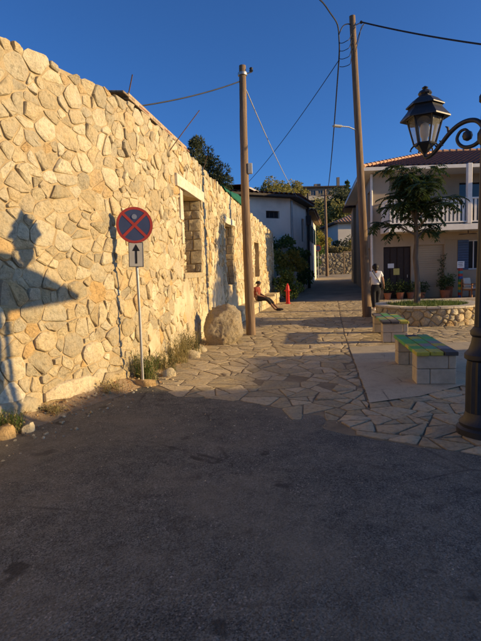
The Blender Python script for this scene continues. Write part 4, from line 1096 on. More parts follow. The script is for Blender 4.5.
for k in range(6): m1 = MB(); m1.box((6.60, 21.30+.18*k, 3.83), (.045, .095, .98)); hpart(m1, 'baluster', M_WHITEP)
for x in (10.08, 13.5): m1 = MB(); m1.box((x, 21.22, 4.55), (.20, .20, 2.56), bev=.015); hpart(m1, 'balcony_column', M_WHITEP)
m1 = MB(); m1.tube([(10.25, 21.6, 3.0), (10.25, 21.6, 2.86)], .02, 6); fan = hpart(m1, 'ceiling_fan', M_DARKW)
for k in range(4): m1 = MB(); m1.box((10.25+.28*math.cos(k*PI/2+.4), 21.6+.28*math.sin(k*PI/2+.4), 2.85), (.42, .10, .015), rz=k*PI/2+.4); hpart(m1, 'blade', M_DARKW, fan)
m1 = MB(); m1.tube([(6.16, 22.33, .0), (6.16, 22.33, 5.7)], .055, 10); hpart(m1, 'downpipe', M_WHITEP, None, True)
# unseen right wing beyond the frame, added to shade the house front
mb = MB(); wall_quadset(mb, (14.5, 22.4), (14.5, 20.6), -.3, EZ, []); wall_quadset(mb, (14.5, 20.6), (21, 20.6), -.3, EZ, [(2, 3.2, 1, 2.4), (2, 3.2, 3.9, 5.2)]); wall_quadset(mb, (21, 20.6), (21, YB), -.3, EZ, []); wall_quadset(mb, (21, YB), (FX(YB), YB), -.3, EZ, []); hpart(mb, 'shade_wing_and_back_walls', M_WALLR)
# eaves, soffit, roof
OV = .62; e0 = (6.20-OV*.95, 21.78); ridgeZ = 7.72
m1 = MB(); sof = [(e0[0]+.02, e0[1]+.02), (13.9, 21.80), (13.9, 20.0), (21.6, 20.0), (21.6, YB+.5), (FX(YB)-OV, YB+.5)]; m1.prism(sof, EZ-.02, EZ+.05); hpart(m1, 'soffit', M_WHITEP)
for P_, Q_ in ((e0, (13.9, 21.78)), ((FX(YB)-OV, YB+.5), e0)):
    a, b = Vector((P_[0], P_[1], EZ+.06)), Vector((Q_[0], Q_[1], EZ+.06)); d = b-a; m1 = MB(); m1.box((a+b)/2, (d.length, .05, .15), rz=math.atan2(d.y, d.x)); hpart(m1, 'fascia', M_WHITEP)
def tiled_plane(mb, e_a, e_b, r_a, r_b, n_courses=16, pitch=.24):
    """corrugated tile surface between an eave edge and a ridge edge"""
    e_a, e_b, r_a, r_b = map(Vector, (e_a, e_b, r_a, r_b)); L = (e_b-e_a).length; d = (e_b-e_a)/L
    xa, xb = (r_a-e_a).dot(d), (r_b-e_a).dot(d); up = (r_a-e_a)-d*xa; S = up.length
    nm = d.cross(up).normalized()
    if nm.z < 0: nm = -nm
    n = max(4, int(L/pitch)*4); vs = []; fs = []; W = n+1
    for j in range(n_courses*2+1):
        c = j//2; t = c/n_courses if j % 2 == 0 else (c+.999)/n_courses
        lift = .035 if j % 2 == 0 else 0
        for i in range(n+1):
            x = L*i/n; tm = 1.0
            if xa > 1e-6: tm = min(tm, x/xa)
            if L-xb > 1e-6: tm = min(tm, (L-x)/(L-xb))
            vs.append(e_a+d*x+up*min(t, tm)+nm*(.045*math.sin(2*PI*i/4)+(lift if t < tm else 0)))
    for j in range(n_courses*2):
        for i in range(n): fs.append((j*W+i, j*W+i+1, (j+1)*W+i+1, (j+1)*W+i))
    mb.add(vs, fs)
r0, r1 = (11.2, 27.5, ridgeZ), (16.5, 27.5, ridgeZ)
m1 = MB(); Z0 = EZ+.13
tiled_plane(m1, (e0[0], e0[1], Z0), (21.6, 21.78, Z0), r0, r1)
tiled_plane(m1, (FX(YB)-OV, YB+.5, Z0), (e0[0], e0[1], Z0), r0, r0, 16)
tiled_plane(m1, (21.6, YB+.5, Z0), (FX(YB)-OV, YB+.5, Z0), r1, r0, 12)
tiled_plane(m1, (21.6, 21.78, Z0), (21.6, YB+.5, Z0), r1, r1, 12)
tag(hpart(m1, 'roof_tiles', M_TILE, None, True), kind='stuff')
def cap_row(A, B, m, n):
    A, B = Vector(A), Vector(B)
    for k in range(n):
        a, b = A.lerp(B, k/n), A.lerp(B, (k+1.08)/n); m1 = MB(); m1.tube([a+Vector((0, 0, .02)), b], [.115, .09], 10); hpart(m1, 'ridge_tile', m, None, True)
cap_row((e0[0], e0[1], Z0+.03), (r0[0], r0[1], ridgeZ+.03), M_TILEP, 22)
cap_row((r0[0], r0[1], ridgeZ+.03), (r1[0], r1[1], ridgeZ+.03), M_TILEP, 14)

# ------------------------------------------------------------------ things in front of the house
def pot_plant(loc, r_, h, lab, m, seed):
    root = empty('potted_plant', loc); m1 = MB(); m1.lathe([(r_*.7, 0), (r_, h*.9), (r_*1.08, h*.92), (r_*1.08, h), (r_*.9, h), (r_*.85, h*.9)], (0, 0, 0), 14); m1.build('pot', M_POT, root, True)
    m1 = MB(); rg = random.Random(seed)
    for k in range(6): v = rvec(rg)*.2; leaf_ball(m1, (v.x, v.y, h+.25+v.z), .22, 40, .13, .025, rg, .9, .1, .2)
    m1.build('foliage', m, root); return tag(root, lab, 'potted plant', 'pots in front of the house')
for k, (x, y, r_, h, lab, m) in enumerate([(6.75, 21.9, .17, .3, 'leafy pot at the left foot of the dark door', L_DARK), (7.3, 21.85, .18, .32, 'leafy pot in front of the middle of the dark door', L_DARK), (7.8, 21.9, .17, .3, 'leafy pot at the right foot of the dark door', L_DARK), (8.35, 22.0, .17, .28, 'leafy pot in front of the beige roller shutter', L_DARK), (9.35, 21.8, .24, .36, 'large terracotta pot with dark plant beside the colourful post', L_DARK), (9.62, 22.05, .17, .5, 'tall leafy pot just left of the colourful post', L_GREEN)]):
    pot_plant((x, y, g(y)-.0), r_, h, lab, m, 300+k)
# wall plant
root = tag(empty('wall_shrub', (9.35, 22.25, 1.1)), 'scraggly plant climbing the wall above the large terracotta pot', 'plant'); m1 = MB(); rg = random.Random(9)
for k in range(8): leaf_ball(m1, (rg.uniform(-.12, .12), 0, -.4+k*.17), .13, 26, .10, .02, rg, 1, .1, .1)
m1.build('foliage', L_DARK, root); m1 = MB(); m1.tube([(0, 0, -1.0), (.03, .03, 0), (-.03, .02, .9)], .012, 6); m1.build('stem', M_TRUNK, root)
post = tag(empty('painted_post', (9.93, 21.6, g(21.6))), 'square post painted in bright coloured bands in front of the house', 'post')
bc = [('blue_band', (.04, .10, .30)), ('yellow_band', (.55, .42, .05)), ('red_band', (.45, .06, .04)), ('green_band', (.05, .26, .10)), ('teal_band', (.05, .28, .30))]; rng = random.Random(4)
bm_ = {n: mat('painted_'+n, c, None, 8, .6, .1) for n, c in bc}
for k in range(11): n, c = bc[(k*2+k//5) % 5]; m1 = MB(); m1.box((0, 0, .06+k*.12), (.15, .15, .118), bev=.006); m1.build(n, bm_[n], post)
sn = tag(empty('notice_board', (9.90, 21.52, 1.38)), 'small white notice standing on top of the coloured post', 'sign'); m1 = MB(); m1.box((0, 0, .12), (.32, .02, .30), bev=.004); m1.build('board', M_PAPERW, sn)
for k in range(3): m1 = MB(); m1.box((rng.uniform(-.03, .03), -.0125, .20-k*.07), (.20, .003, .022)); m1.build('dark_line', M_SBLACK, sn)
def armchair(loc, rz, lab):
    root = tag(empty('armchair', loc, rz), lab, 'chair', 'wooden armchairs in front of the house')
    for sx in (-1, 1):
        for sy, hh in ((-1, .60), (1, .85)): m1 = MB(); m1.box((sx*.27, sy*.25, hh/2), (.05, .05, hh), bev=.006); m1.build('leg', M_ORWOOD, root)
        m1 = MB(); m1.box((sx*.27, 0, .615), (.07, .58, .03), bev=.006); m1.build('armrest', M_ORWOOD, root)
    m1 = MB(); m1.box((0, 0, .36), (.5, .5, .04), bev=.006); m1.build('seat', M_ORWOOD, root)
    for k in range(3): m1 = MB(); m1.box((0, .255, .52+k*.13), (.49, .025, .06), bev=.004); m1.build('back_slat', M_ORWOOD, root)
    m1 = MB(); m1.box((0, -.02, .43), (.46, .46, .10), bev=.035); m1.build('seat_cushion', M_CUSH, root, True, 60)
    m1 = MB(); m1.box((0, .19, .68), (.46, .10, .42), bev=.04, rx=-.15); m1.build('back_cushion', M_CUSH, root, True, 60)
for x, y, rz, lab in ((10.28, 21.35, .5, 'wooden armchair with cream cushions just right of the coloured post'), (10.72, 20.9, -.6, 'wooden armchair with cream cushions at the right edge beside the lamp post')): armchair((x, y, g(y)), rz, lab)
# low wall of the terrace in front of the house
m1 = MB(); m1.box((11.2, 20.0, .05), (9.6, .35, .14), bev=.02); o = m1.build('terrace_step', M_BLOCK); tag(o, 'low pale stone step along the front of the balcony house', 'step')

# ------------------------------------------------------------------ houses on the left of the lane
def simple_house(name, base, label, cat='house'):
    return tag(empty(name, base), label, cat)
def part_of(root):
    L0 = root.location.copy()
    def f(mb, name, m, parent=None, smooth=False):
        mb.v = [(a[0]-L0.x, a[1]-L0.y, a[2]-L0.z) for a in mb.v]; return mb.build(name, m, parent or root, smooth)
    return f
lh = simple_house('white_house', (1.5, 27, 0), 'whitewashed house with dark overhanging eave behind the end of the stone wall'); lp = part_of(lh)
LA, LB, LCn = (-2.5, 23.9), (2.95, 27.0), (4.42, 31.1)
mb = MB(); ptA, nA = wall_quadset(mb, LA, LB, -.2, 5.42, [(4.68, 5.55, 4.32, 4.72)]); ptB, nB = wall_quadset(mb, LB, LCn, -.2, 5.42, [(2.9, 3.7, 3.2, 4.6)])
wall_quadset(mb, LCn, (-2.2, 33.5), -.2, 5.42, []); wall_quadset(mb, (-2.2, 33.5), LA, -.2, 5.42, []); lp(mb, 'wall', M_WALLL)
window_in(ptA, nA, 4.68, 5.55, 4.32, 4.72, 'window', M_EAVE, lp, 2); window_in(ptB, nB, 2.9, 3.7, 3.2, 4.6, 'window', M_EAVE, lp)
m1 = MB(); m1.prism([(-3.0, 23.1), (3.35, 26.6), (4.95, 31.2), (-2.6, 34.0)], 5.43, 5.55); lp(m1, 'eave', M_EAVE)
m1 = MB(); apex = (.2, 29.2, 6.15); E_ = [(-3.05, 23.0, 5.56), (3.42, 26.55, 5.56), (5.02, 31.2, 5.56), (-2.65, 34.05, 5.56)]
for k in range(4): a, b = E_[k], E_[(k+1) % 4]; tiled_plane(m1, a, b, apex, apex, 8, .3)
tag(lp(m1, 'roof_tiles', M_TILE, None, True), kind='stuff')
# sunlit timber verge of the side roof
m1 = MB(); a, b = Vector((.30, 25.2, 6.0)), Vector((1.48, 25.75, 5.46)); m1.tube([a, b], .06, 4); lp(m1, 'verge_board', M_WHITEP)
m1 = MB(); m1.add([(-2.5, 23.2, 5.6), (.30, 25.25, 5.98), (1.48, 25.80, 5.44), (1.6, 28, 5.6), (-1, 28, 6.2)], [(0, 1, 4), (1, 2, 3, 4)]); lp(m1, 'side_roof', M_TILE)
# rusted meter cabinet and a drain pipe on its lane side
m1 = MB(); q = Vector((3.0, 27.0, 0)); m1.tube([(3.05, 27.05, 0), (3.05, 27.05, 5.3)], .05, 8); lp(m1, 'drain_pipe', M_GALV, None, True)

l2 = simple_house('cream_house', (5, 36, .4), 'cream house with green shutters and red tiled eave up the lane on the left'); p2_ = part_of(l2)
mb = MB(); hs2 = [(1.0, 1.9, 3.4, 4.6), (4.0, 4.9, 3.4, 4.6), (4.0, 5.0, .6, 2.5), (7.3, 8.2, 3.4, 4.6)]
ptC, nC = wall_quadset(mb, (4.55, 31.4), (6.62, 41.2), -.2, 5.15, hs2); wall_quadset(mb, (-1, 32.6), (4.55, 31.4), -.2, 5.15, []); wall_quadset(mb, (6.62, 41.2), (0, 42.5), -.2, 5.15, []); wall_quadset(mb, (0, 42.5), (-1, 32.6), -.2, 5.15, []); p2_(mb, 'wall', M_WALLL2)
for a, b, c, d in hs2:
    window_in(ptC, nC, a, b, c, d, 'window', M_GREENS, p2_)
    if c > 1:
        for t in (a-.24, b+.24):
            q = ptC(t, (c+d)/2)+nC*.03; dd = ptC(1, 0)-ptC(0, 0); m1 = MB(); m1.box(q, (.46, .04, d-c), rz=math.atan2(dd.y, dd.x), bev=.006); p2_(m1, 'shutter', M_GREENS)
m1 = MB(); m1.prism([(4.95, 31.2), (7.12, 41.5), (0, 42.9), (-1.4, 32.3)], 5.16, 5.25); p2_(m1, 'eave', M_WOOD)
m1 = MB(); ap = (2.6, 36.9, 6.5); E_ = [(-1.45, 32.2, 5.26), (5.0, 31.0, 5.26), (7.2, 41.6, 5.26), (0, 43, 5.26)]
for k in range(4): tiled_plane(m1, E_[k], E_[(k+1) % 4], ap, ap, 8, .3)
tag(p2_(m1, 'roof_tiles', M_TILEP, None, True), kind='stuff')

r2 = simple_house('buff_house', (9, 36, .5), 'buff rendered house farther up the lane beyond the balcony house'); p3 = part_of(r2)
mb = MB(); ptD, nD = wall_quadset(mb, (8.55, 36.6), (8.02, 33.7), 0, 5.6, [(1, 1.9, 1.3, 2.8), (1, 1.9, 3.7, 5)]); wall_quadset(mb, (16, 37), (8.55, 36.6), 0, 5.6, []); wall_quadset(mb, (8.02, 33.7), (16, 33.9), 0, 5.6, []); p3(mb, 'wall', M_WALLR2)
for a, b, c, d in [(1, 1.9, 1.3, 2.8), (1, 1.9, 3.7, 5)]: window_in(ptD, nD, a, b, c, d, 'window', M_EAVE, p3)
m1 = MB(); m1.prism([(7.5, 33.8), (16, 33.8), (16, 37.5), (8.1, 37.1)], 5.61, 5.7); p3(m1, 'eave', M_EAVE)
m1 = MB(); ap = (12, 35.6, 6.6); E_ = [(8.05, 37.15, 5.71), (7.45, 33.75, 5.71), (16.1, 33.75, 5.71), (16.1, 37.55, 5.71)]
for k in range(4): tiled_plane(m1, E_[k], E_[(k+1) % 4], ap, ap, 7, .3)
tag(p3(m1, 'roof_tiles', M_TILE, None, True), kind='stuff')

# small pier of the garden wall with shrubs between wall end and white house
gw = tag(empty('garden_wall', (2.6, 25.5, g(25))), 'low pale garden wall under the climbing shrubs before the white house', 'wall'); pg = part_of(gw)
rng = random.Random(55); q = Vector((2.0, 24.1, 0)); d = Vector((.32, .95, 0)).normalized()
for k in range(8):
    for z in (0, 1, 2, 3):
        m1 = MB(); m1.box(q+d*(.42*k+(.2 if z % 2 else 0))+Vector((0, 0, g(25)+.14+z*.29)), (.41, .28, .285), rz=math.atan2(d.y, d.x), bev=.03, tone=rng.random()); pg(m1, 'block', M_PALE if z > 1 else M_STONE)
bushy('shrub', (2.25, 22.7, g(23)), [(0, 0, .5, .5), (.38, .3, .7, .45), (-.25, .3, .9, .42), (.1, .4, 1.2, .36)], 1300, .12, .035, L_GREEN, 'bright green shrub behind the red hydrant', 'shrub', 61, 'shrubs at the white house')
bushy('shrub', (2.55, 25.6, g(25)), [(0, 0, 1.7, .55), (.4, .3, 2.1, .5), (-.5, -.2, 2.2, .45), (.7, .8, 1.6, .45)], 760, .17, .055, L_YELL, 'yellow-green climbing shrub spilling over the garden wall', 'shrub', 62, 'shrubs at the white house')
bushy('shrub', (2.2, 26.1, g(25)), [(-.3, 0, 2.7, .5), (.4, .2, 2.9, .45), (.9, .6, 2.5, .45), (-.8, -.3, 2.9, .4)], 760, .16, .05, L_GREEN, 'dark climbing shrub against the lower wall of the white house', 'shrub', 63, 'shrubs at the white house')
bushy('shrub', (3.75, 28.3, g(28)), [(0, 0, .8, .5), (.1, .5, 1.6, .45), (.25, 1.2, 2.2, .45), (.3, 1.5, 1.1, .5)], 760, .16, .05, L_GREEN, 'dark green creeper at the lane corner of the white house', 'shrub', 64, 'shrubs at the white house')
hy = tag(empty('hydrant', (2.16, 21.55, g(21.5))), 'slim bright red hydrant post at the lane side near the wall end', 'hydrant')
m1 = MB(); m1.lathe([(.12, 0), (.12, .04), (.085, .06), (.08, .55), (.095, .57), (.095, .62), (.085, .64), (.08, .76), (.055, .84), (.03, .87), (.03, .91), (.005, .92)], (0, 0, 0), 16); m1.build('body', M_RED, hy, True)
for sx in (-1, 1): m1 = MB(); m1.tube([(sx*.06, 0, .60), (sx*.14, 0, .60)], .035, 10); m1.build('outlet', M_RED, hy, True)

# pole with equipment at the white house corner, far timber pole, far sign
xp = tag(empty('equipment_pole', (4.52, 31.0, g(31))), 'dark slim pole with cross-arm and box at the corner of the white house', 'utility pole'); m1 = MB(); m1.tube([(0, 0, 0), (0, 0, 6.0)], [.09, .06], 10); m1.build('shaft', M_EAVE, xp, True)
m1 = MB(); m1.box((0, 0, 5.5), (.9, .06, .08)); m1.build('cross_arm', M_EAVE, xp); m1 = MB(); m1.box((.02, -.12, 4.3), (.28, .2, .6), bev=.02); m1.build('box', M_EAVE, xp)
fp = tag(empty('timber_pole', (8.05, 44, g(44))), 'distant timber pole at the end of the lane below the hill', 'utility pole'); m1 = MB(); m1.tube([(0, 0, -.1), (-.03, 0, 4), (-.07, 0, 7.75)], [.15, .13, .10], 10); m1.build('shaft', M_POLE, fp, True)
m1 = MB(); m1.box((-.07, 0, 7.2), (1.2, .08, .09)); m1.build('cross_arm', M_POLE, fp)
fs_ = tag(empty('road_sign', (6.95, 42.2, g(42))), 'distant small round blue and red sign up the lane', 'road sign'); m1 = MB(); m1.tube([(0, 0, -.1), (0, 0, 2.75)], .03, 8); m1.build('pole', M_GALV, fs_, True)
m1 = MB(); disc(m1, 0, .28, -.05, -.035, 24, 0, 2.55); m1.build('blue_disc', M_SBLUE, fs_); m1 = MB(); disc(m1, .22, .279, -.054, -.05, 24, 0, 2.55); m1.build('red_border', M_SRED, fs_)

# ------------------------------------------------------------------ end of the lane and the hillside
rw = tag(empty('retaining_wall', (10, 48.3, g(48))), 'old stone retaining wall closing the end of the lane', 'wall'); pr_ = part_of(rw)
rng = random.Random(66); m1 = MB(); m1.box((10.5, 48.75, 1.6), (16, .7, 2.7)); pr_(m1, 'mortar_core', M_MORTAR)
m1 = MB()
for poly in wall_cells(9, 2.6, 18.4, .6, 3.0, .16, .34, 5000, .1, .4):
    poly = clip(poly, 0, 1, 2.98); 
    if len(poly) < 3: continue
    ins = inset(poly, .015)
    if ins: stone_piece(m1, outline(ins, rng, .01, .25, 9), rng, lambda u, v, h_: (u, 48.40-h_, v), .02, .05, .8, .3, rng.random(), .2)
m1.f = [q for q in m1.f]; tag(pr_(m1, 'wall_stones', M_HILLWALL, None, True), kind='stuff')
gf = tag(empty('gate_frame', (11.0, 47.6, g(47))), 'pale timber door frame in front of the retaining wall', 'door frame')
for x in (-.6, .6): m1 = MB(); m1.box((x, 0, 1.05), (.14, .14, 2.1), bev=.01); m1.build('post', M_WOOD, gf)
m1 = MB(); m1.box((0, 0, 2.17), (1.4, .16, .14), bev=.01); m1.build('head_beam', M_WOOD, gf)

def hz(x, y):
    b = float(np.interp(y, [48.6, 50, 60, 66, 110, 125, 150, 260], [2.75, 3.0, 3.6, 5.0, 15.6, 18.3, 20.5, 21]))
    return b+.9*mnoise.fractal((x*.05, y*.05, 2), 1, 2, 4)*min(1, max(0, (y-56)/20))-max(0, -x-8)*.10
mb = MB(); xs = np.linspace(-70, 130, 61); ys = list(np.linspace(48.8, 66, 9))+list(np.linspace(70, 260, 39)); nx = len(xs)
mb.v = [(float(x), float(y), hz(float(x), float(y))) for y in ys for x in xs]; mb.t = [.5]*len(mb.v); mb.f = [(j*nx+i, j*nx+i+1, (j+1)*nx+i+1, (j+1)*nx+i) for j in range(len(ys)-1) for i in range(nx-1)]
tag(mb.build('hillside', M_EARTH, None, True, 180), 'steep hillside rising behind the village', kind='structure')
rng = random.Random(88); mb = MB()
for i in range(620):
    y = 64+90*rng.random()**1.1; x = rng.uniform(-.18, .52)*y+rng.uniform(-6, 6)
    if 112 < y < 131 and 14 < x < 30: continue
    if y < 74 and 8 < x < 20 : continue
    rad = rng.uniform(.9, 2.3)*(.8+y/240); z = hz(x, y)
    for j in range(4):
        v = rvec(rng)*.7; leaf_ball(mb, (x+v.x*rad, y+v.y*rad, z+rad*.45+v.z*rad*.5), rad*rng.uniform(.4, .65), 42, .40, .13, rng, .85, .1, .75)
tag(mb.build('hillside_scrub', L_SCRUB), 'mass of green scrub and trees covering the hillside', 'scrub', kind='stuff')
for k, (x, y, r_, hh, nm, lab, m) in enumerate([
    (26.3, 116, 1.3, 5.2, 'cypress_tree', 'tall dark cypress on the skyline right of the hilltop house', L_DARK), (30.2, 117, 1.2, 4.2, 'cypress_tree', 'shorter cypress right of the tall one on the skyline', L_DARK),
    (13.3, 112, 3.0, 4.6, 'hill_tree', 'rounded tree on the skyline left of the hilltop house', L_SCRUB), (7.0, 104, 3.8, 5.2, 'hill_tree', 'broad tree on the skyline above the white house roof', L_SCRUB),
    (10.3, 108, 3.2, 4.8, 'hill_tree', 'rounded olive-green tree between the two skyline trees above the white house', L_SCRUB),
    (18.5, 88, 3.0, 4.0, 'hill_tree', 'olive-coloured tree halfway up the hill below the hilltop house', L_OLIVE), (16.5, 78, 2.6, 3.6, 'hill_tree', 'dense tree on the slope behind the distant timber pole', L_SCRUB), (21.5, 96, 2.8, 4.0, 'hill_tree', 'bushy tree on the slope right of the distant timber pole', L_OLIVE)]):
    z = hz(x, y); bl = [(0, 0, hh*t, r_*(1-abs(t-.5)*.5)*.8) for t in (.35, .6, .85)] if nm == 'hill_tree' else [(0, 0, hh*t, r_*(1-.75*t)*.9+.15) for t in (.2, .4, .6, .8, .95)]
    if nm == 'hill_tree': bl += [(r_*.5, 0, hh*.55, r_*.6), (-r_*.5, .3, hh*.5, r_*.6)]
    bushy(nm, (x, y, z), bl, 300, .42, .14, m, lab, 'tree', 400+k, 'trees on the hill', [[(0, 0, -.2), (0, 0, hh*.5), (0, 0, hh*.9)]])
for k, (x, y, bl, m, lab) in enumerate([
    (8.2, 49.6, [(0, 0, .8, .9), (.8, .2, 1.5, .8), (-.7, 0, 1.3, .8), (.2, .3, 2.0, .6)], L_YELL, 'yellow-green bush on top of the retaining wall beside the distant timber pole'),
    (10.3, 49.5, [(0, 0, .4, .7), (.9, 0, .5, .8), (-.8, 0, .5, .7)], L_DRY, 'low ochre bush trailing over the retaining wall'),
    (12.6, 49.8, [(0, 0, .6, .9), (.9, .3, .6, .8), (-.8, 0, .7, .7)], L_YELL, 'yellowish bush over the wall by the pale door frame'),
    (7.2, 45.8, [(0, 0, 1.2, .7), (.3, .3, 2.4, .7), (-.2, .3, 3.4, .6)], L_GREEN, 'tall green bush at the left end of the lane behind the cream house'),
    (11.5, 53, [(0, 0, .8, 1.1), (1.2, 0, 1.4, 1.0), (-1.2, .4, 1.0, 1.0)], L_OLIVE, 'grey-green bush below the distant blue-doored house')]):
    bushy('shrub', (x, y, 2.85 if y > 48 else g(y)), bl, 700, .22, .07, m, lab, 'shrub', 500+k, 'bushes at the end of the lane')
fh_ = simple_house('hillside_house', (15, 62, 3.4), 'pale house with a tiled roof above the end of the lane'); p4 = part_of(fh_)
mb = MB(); ptE, nE = wall_quadset(mb, (12.4, 60), (20, 60.5), 2.8, 7.0, [(2.6, 3.4, 5.2, 6.4), (5, 5.8, 5.2, 6.4)]); wall_quadset(mb, (12.0, 67), (12.4, 60), 2.8, 7.0, []); p4(mb, 'wall', M_FARW)
for a in (2.6, 5): window_in(ptE, nE, a, a+.8, 5.2, 6.4, 'window', M_BLUES, p4)
m1 = MB(); E_ = [(11.8, 59.3, 7.0), (20.6, 59.8, 7.0), (20.6, 68, 7.0), (11.4, 67.7, 7.0)]; ap = (16, 63.5, 8.7)
m1.prism([(a, b) for a, b, c in E_], 6.88, 6.99); p4(m1, 'eave', M_EAVE); m1 = MB()
for k in range(4): tiled_plane(m1, E_[k], E_[(k+1) % 4], ap, ap, 6, .4)
tag(p4(m1, 'roof_tiles', M_TILEP, None, True), kind='stuff')
pm = tag(empty('palm', (14.9, 57.6, 3.2)), 'small palm with a sunlit trunk in front of the pale hillside house', 'palm tree'); m1 = MB(); m1.tube([(0, 0, -.3), (.05, 0, 1.3), (.1, 0, 2.8)], [.2, .16, .15], 9); m1.build('trunk', M_WOOD, pm, True)
rng = random.Random(31); m1 = MB()
for k in range(22):
    a = rng.uniform(0, 6.28); up = rng.uniform(.1, 1.1); prev = Vector((.1, 0, 2.8))
    for j in range(1, 9):
        t = j/8; c = Vector((.1+math.cos(a)*1.6*t, math.sin(a)*1.6*t, 2.8+up*t-1.5*t*t)); sd = (c-prev).cross(Vector((0, 0, 1))).normalized(); prev = c
        for s_ in (-1, 1): leaf(m1, c, sd*s_+Vector((0, 0, -.3)), Vector((0, 0, 1)), .34, .04, rng.random())
m1.build('fronds', L_GREEN, pm)
ht = simple_house('hilltop_house', (22, 125, 17.5), 'long low house with white terrace wall on the hilltop skyline'); p5 = part_of(ht)
mb = MB(); hl = [(1+1.9*k, 2.2+1.9*k, 19.9, 21.2) for k in range(6)]; ptF, nF = wall_quadset(mb, (16.2, 125), (28.6, 126), 17, 21.8, hl); wall_quadset(mb, (15.6, 131), (16.2, 125), 17, 21.8, []); p5(mb, 'wall', M_FARB)
for a, b, c, d in hl: window_in(ptF, nF, a, b, c, d, 'window', M_FARW, p5)
m1 = MB(); m1.prism([(15.6, 124.2), (29.2, 125.2), (29.2, 133), (15.2, 132)], 21.8, 22.1); p5(m1, 'roof', M_EAVE)
m1 = MB(); m1.box((20.6, 122.8, 18.3), (9.0, .3, 2.1), rz=.05); p5(m1, 'terrace_wall', M_FARW)
m1 = MB(); m1.box((26.2, 126, 23.2), (.7, .7, 2.2)); p5(m1, 'chimney', M_FARB); m1 = MB(); m1.box((21, 127, 22.5), (1.6, 1.2, .9)); p5(m1, 'chimney', M_FARB)

# ------------------------------------------------------------------ people
def skin_mesh(name, J, E, root_j, m, parent, sub=2):
    names = list(J); me = bpy.data.meshes.new(name); me.from_pydata([J[n][0] for n in names], [(names.index(a), names.index(b)) for a, b in E], []); me.update()
    o = bpy.data.objects.new(name, me); COL.objects.link(o)
    o.modifiers.new('skin', 'SKIN'); sd = o.modifiers.new('sub', 'SUBSURF'); sd.levels = sub; sd.render_levels = sub
    for i, n in enumerate(names):
        rr_ = J[n][1]; sv = me.skin_vertices[0].data[i]; sv.radius = rr_ if hasattr(rr_, '__len__') else (rr_, rr_); sv.use_root = (n == root_j)
    dg = bpy.context.evaluated_depsgraph_get(); m2 = bpy.data.meshes.new_from_object(o.evaluated_get(dg)); bpy.data.objects.remove(o)
    m2.name = name; m2.materials.clear(); m2.materials.append(m); m2.polygons.foreach_set('use_smooth', [True]*len(m2.polygons))
    at = m2.attributes.new('tone', 'FLOAT', 'POINT')
    ob = bpy.data.objects.new(name, m2); COL.objects.link(ob); ob.parent = parent; return ob
def hand(J, E, wrist, d, side, pre):
    """palm, four fingers and a thumb; d = pointing direction, side = direction of the thumb"""
    d = Vector(d).normalized(); side = Vector(side).normalized(); w = Vector(J[wrist][0]); pa = w+d*.055
    J[pre+'palm'] = (tuple(pa), (.032, .018)); E.append((wrist, pre+'palm')); nrm = d.cross(side)
    for k, (off, L) in enumerate(((.024, .070), (.008, .080), (-.008, .074), (-.023, .058))):
        a = pa+side*off+d*.035; b = a+d*L*.55+nrm*.006; c = b+d*L*.35+nrm*.018
        for nm_, q, r_ in (('a', a, .0095), ('b', b, .0085), ('c', c, .007)): J[f'{pre}f{k}{nm_}'] = (tuple(q), r_)
        E += [(pre+'palm', f'{pre}f{k}a'), (f'{pre}f{k}a', f'{pre}f{k}b'), (f'{pre}f{k}b', f'{pre}f{k}c')]
    a = w+d*.03+side*.034; b = a+side*.018+d*.035
    J[pre+'t1'] = (tuple(a), .011); J[pre+'t2'] = (tuple(b), .009); E += [(wrist, pre+'t1'), (pre+'t1', pre+'t2')]
def ellipsoid(mb, c, r_, n=14, m_=10, zmin=-1, rg=None):
    vs = []; fs = []
    for j in range(m_+1):
        ph = -PI/2+PI*j/m_; z = max(zmin, math.sin(ph))
        for i in range(n): a = 2*PI*i/n; vs.append((c[0]+r_[0]*math.cos(ph)*math.cos(a), c[1]+r_[1]*math.cos(ph)*math.sin(a), c[2]+r_[2]*z))
    fs = [(j*n+i, j*n+(i+1) % n, (j+1)*n+(i+1) % n, (j+1)*n+i) for j in range(m_) for i in range(n)]; mb.add(vs, fs)
# walker, seen from behind, facing +Y
wk = tag(empty('person', (4.86, 17.15, 0), R(-6)), 'person in white t-shirt and black trousers walking away with a crossbody bag', 'person')
J = {'pel': ((0, 0, .93), (.13, .095)), 'spi': ((0, .01, 1.08), (.12, .09)), 'che': ((0, .01, 1.25), (.14, .095)), 'nek': ((0, .015, 1.40), .05), 'hd0': ((0, .02, 1.455), (.060, .070)), 'hd1': ((0, .03, 1.52), (.072, .088)), 'hd2': ((0, .025, 1.585), (.055, .068)), 'nos': ((0, .115, 1.50), .014),
     'shL': ((-.17, .01, 1.345), .055), 'elL': ((-.235, -.02, 1.09), .040), 'wrL': ((-.225, .06, .87), .026), 'shR': ((.17, .01, 1.345), .055), 'elR': ((.255, .0, 1.09), .040), 'wrR': ((.30, .10, .90), .026),
     'hiL': ((-.085, 0, .86), .085), 'knL': ((-.075, -.02, .48), .058), 'anL': ((-.07, -.16, .11), .038), 'toL': ((-.07, -.06, .035), .034), 'hiR': ((.085, 0, .86), .085), 'knR': ((.075, .14, .49), .058), 'anR': ((.07, .14, .09), .038), 'toR': ((.075, .29, .035), .034)}
E = [('pel', 'spi'), ('spi', 'che'), ('che', 'nek'), ('nek', 'hd0'), ('hd0', 'hd1'), ('hd1', 'hd2'), ('hd1', 'nos'), ('che', 'shL'), ('shL', 'elL'), ('elL', 'wrL'), ('che', 'shR'), ('shR', 'elR'), ('elR', 'wrR'), ('pel', 'hiL'), ('hiL', 'knL'), ('knL', 'anL'), ('anL', 'toL'), ('pel', 'hiR'), ('hiR', 'knR'), ('knR', 'anR'), ('anR', 'toR')]
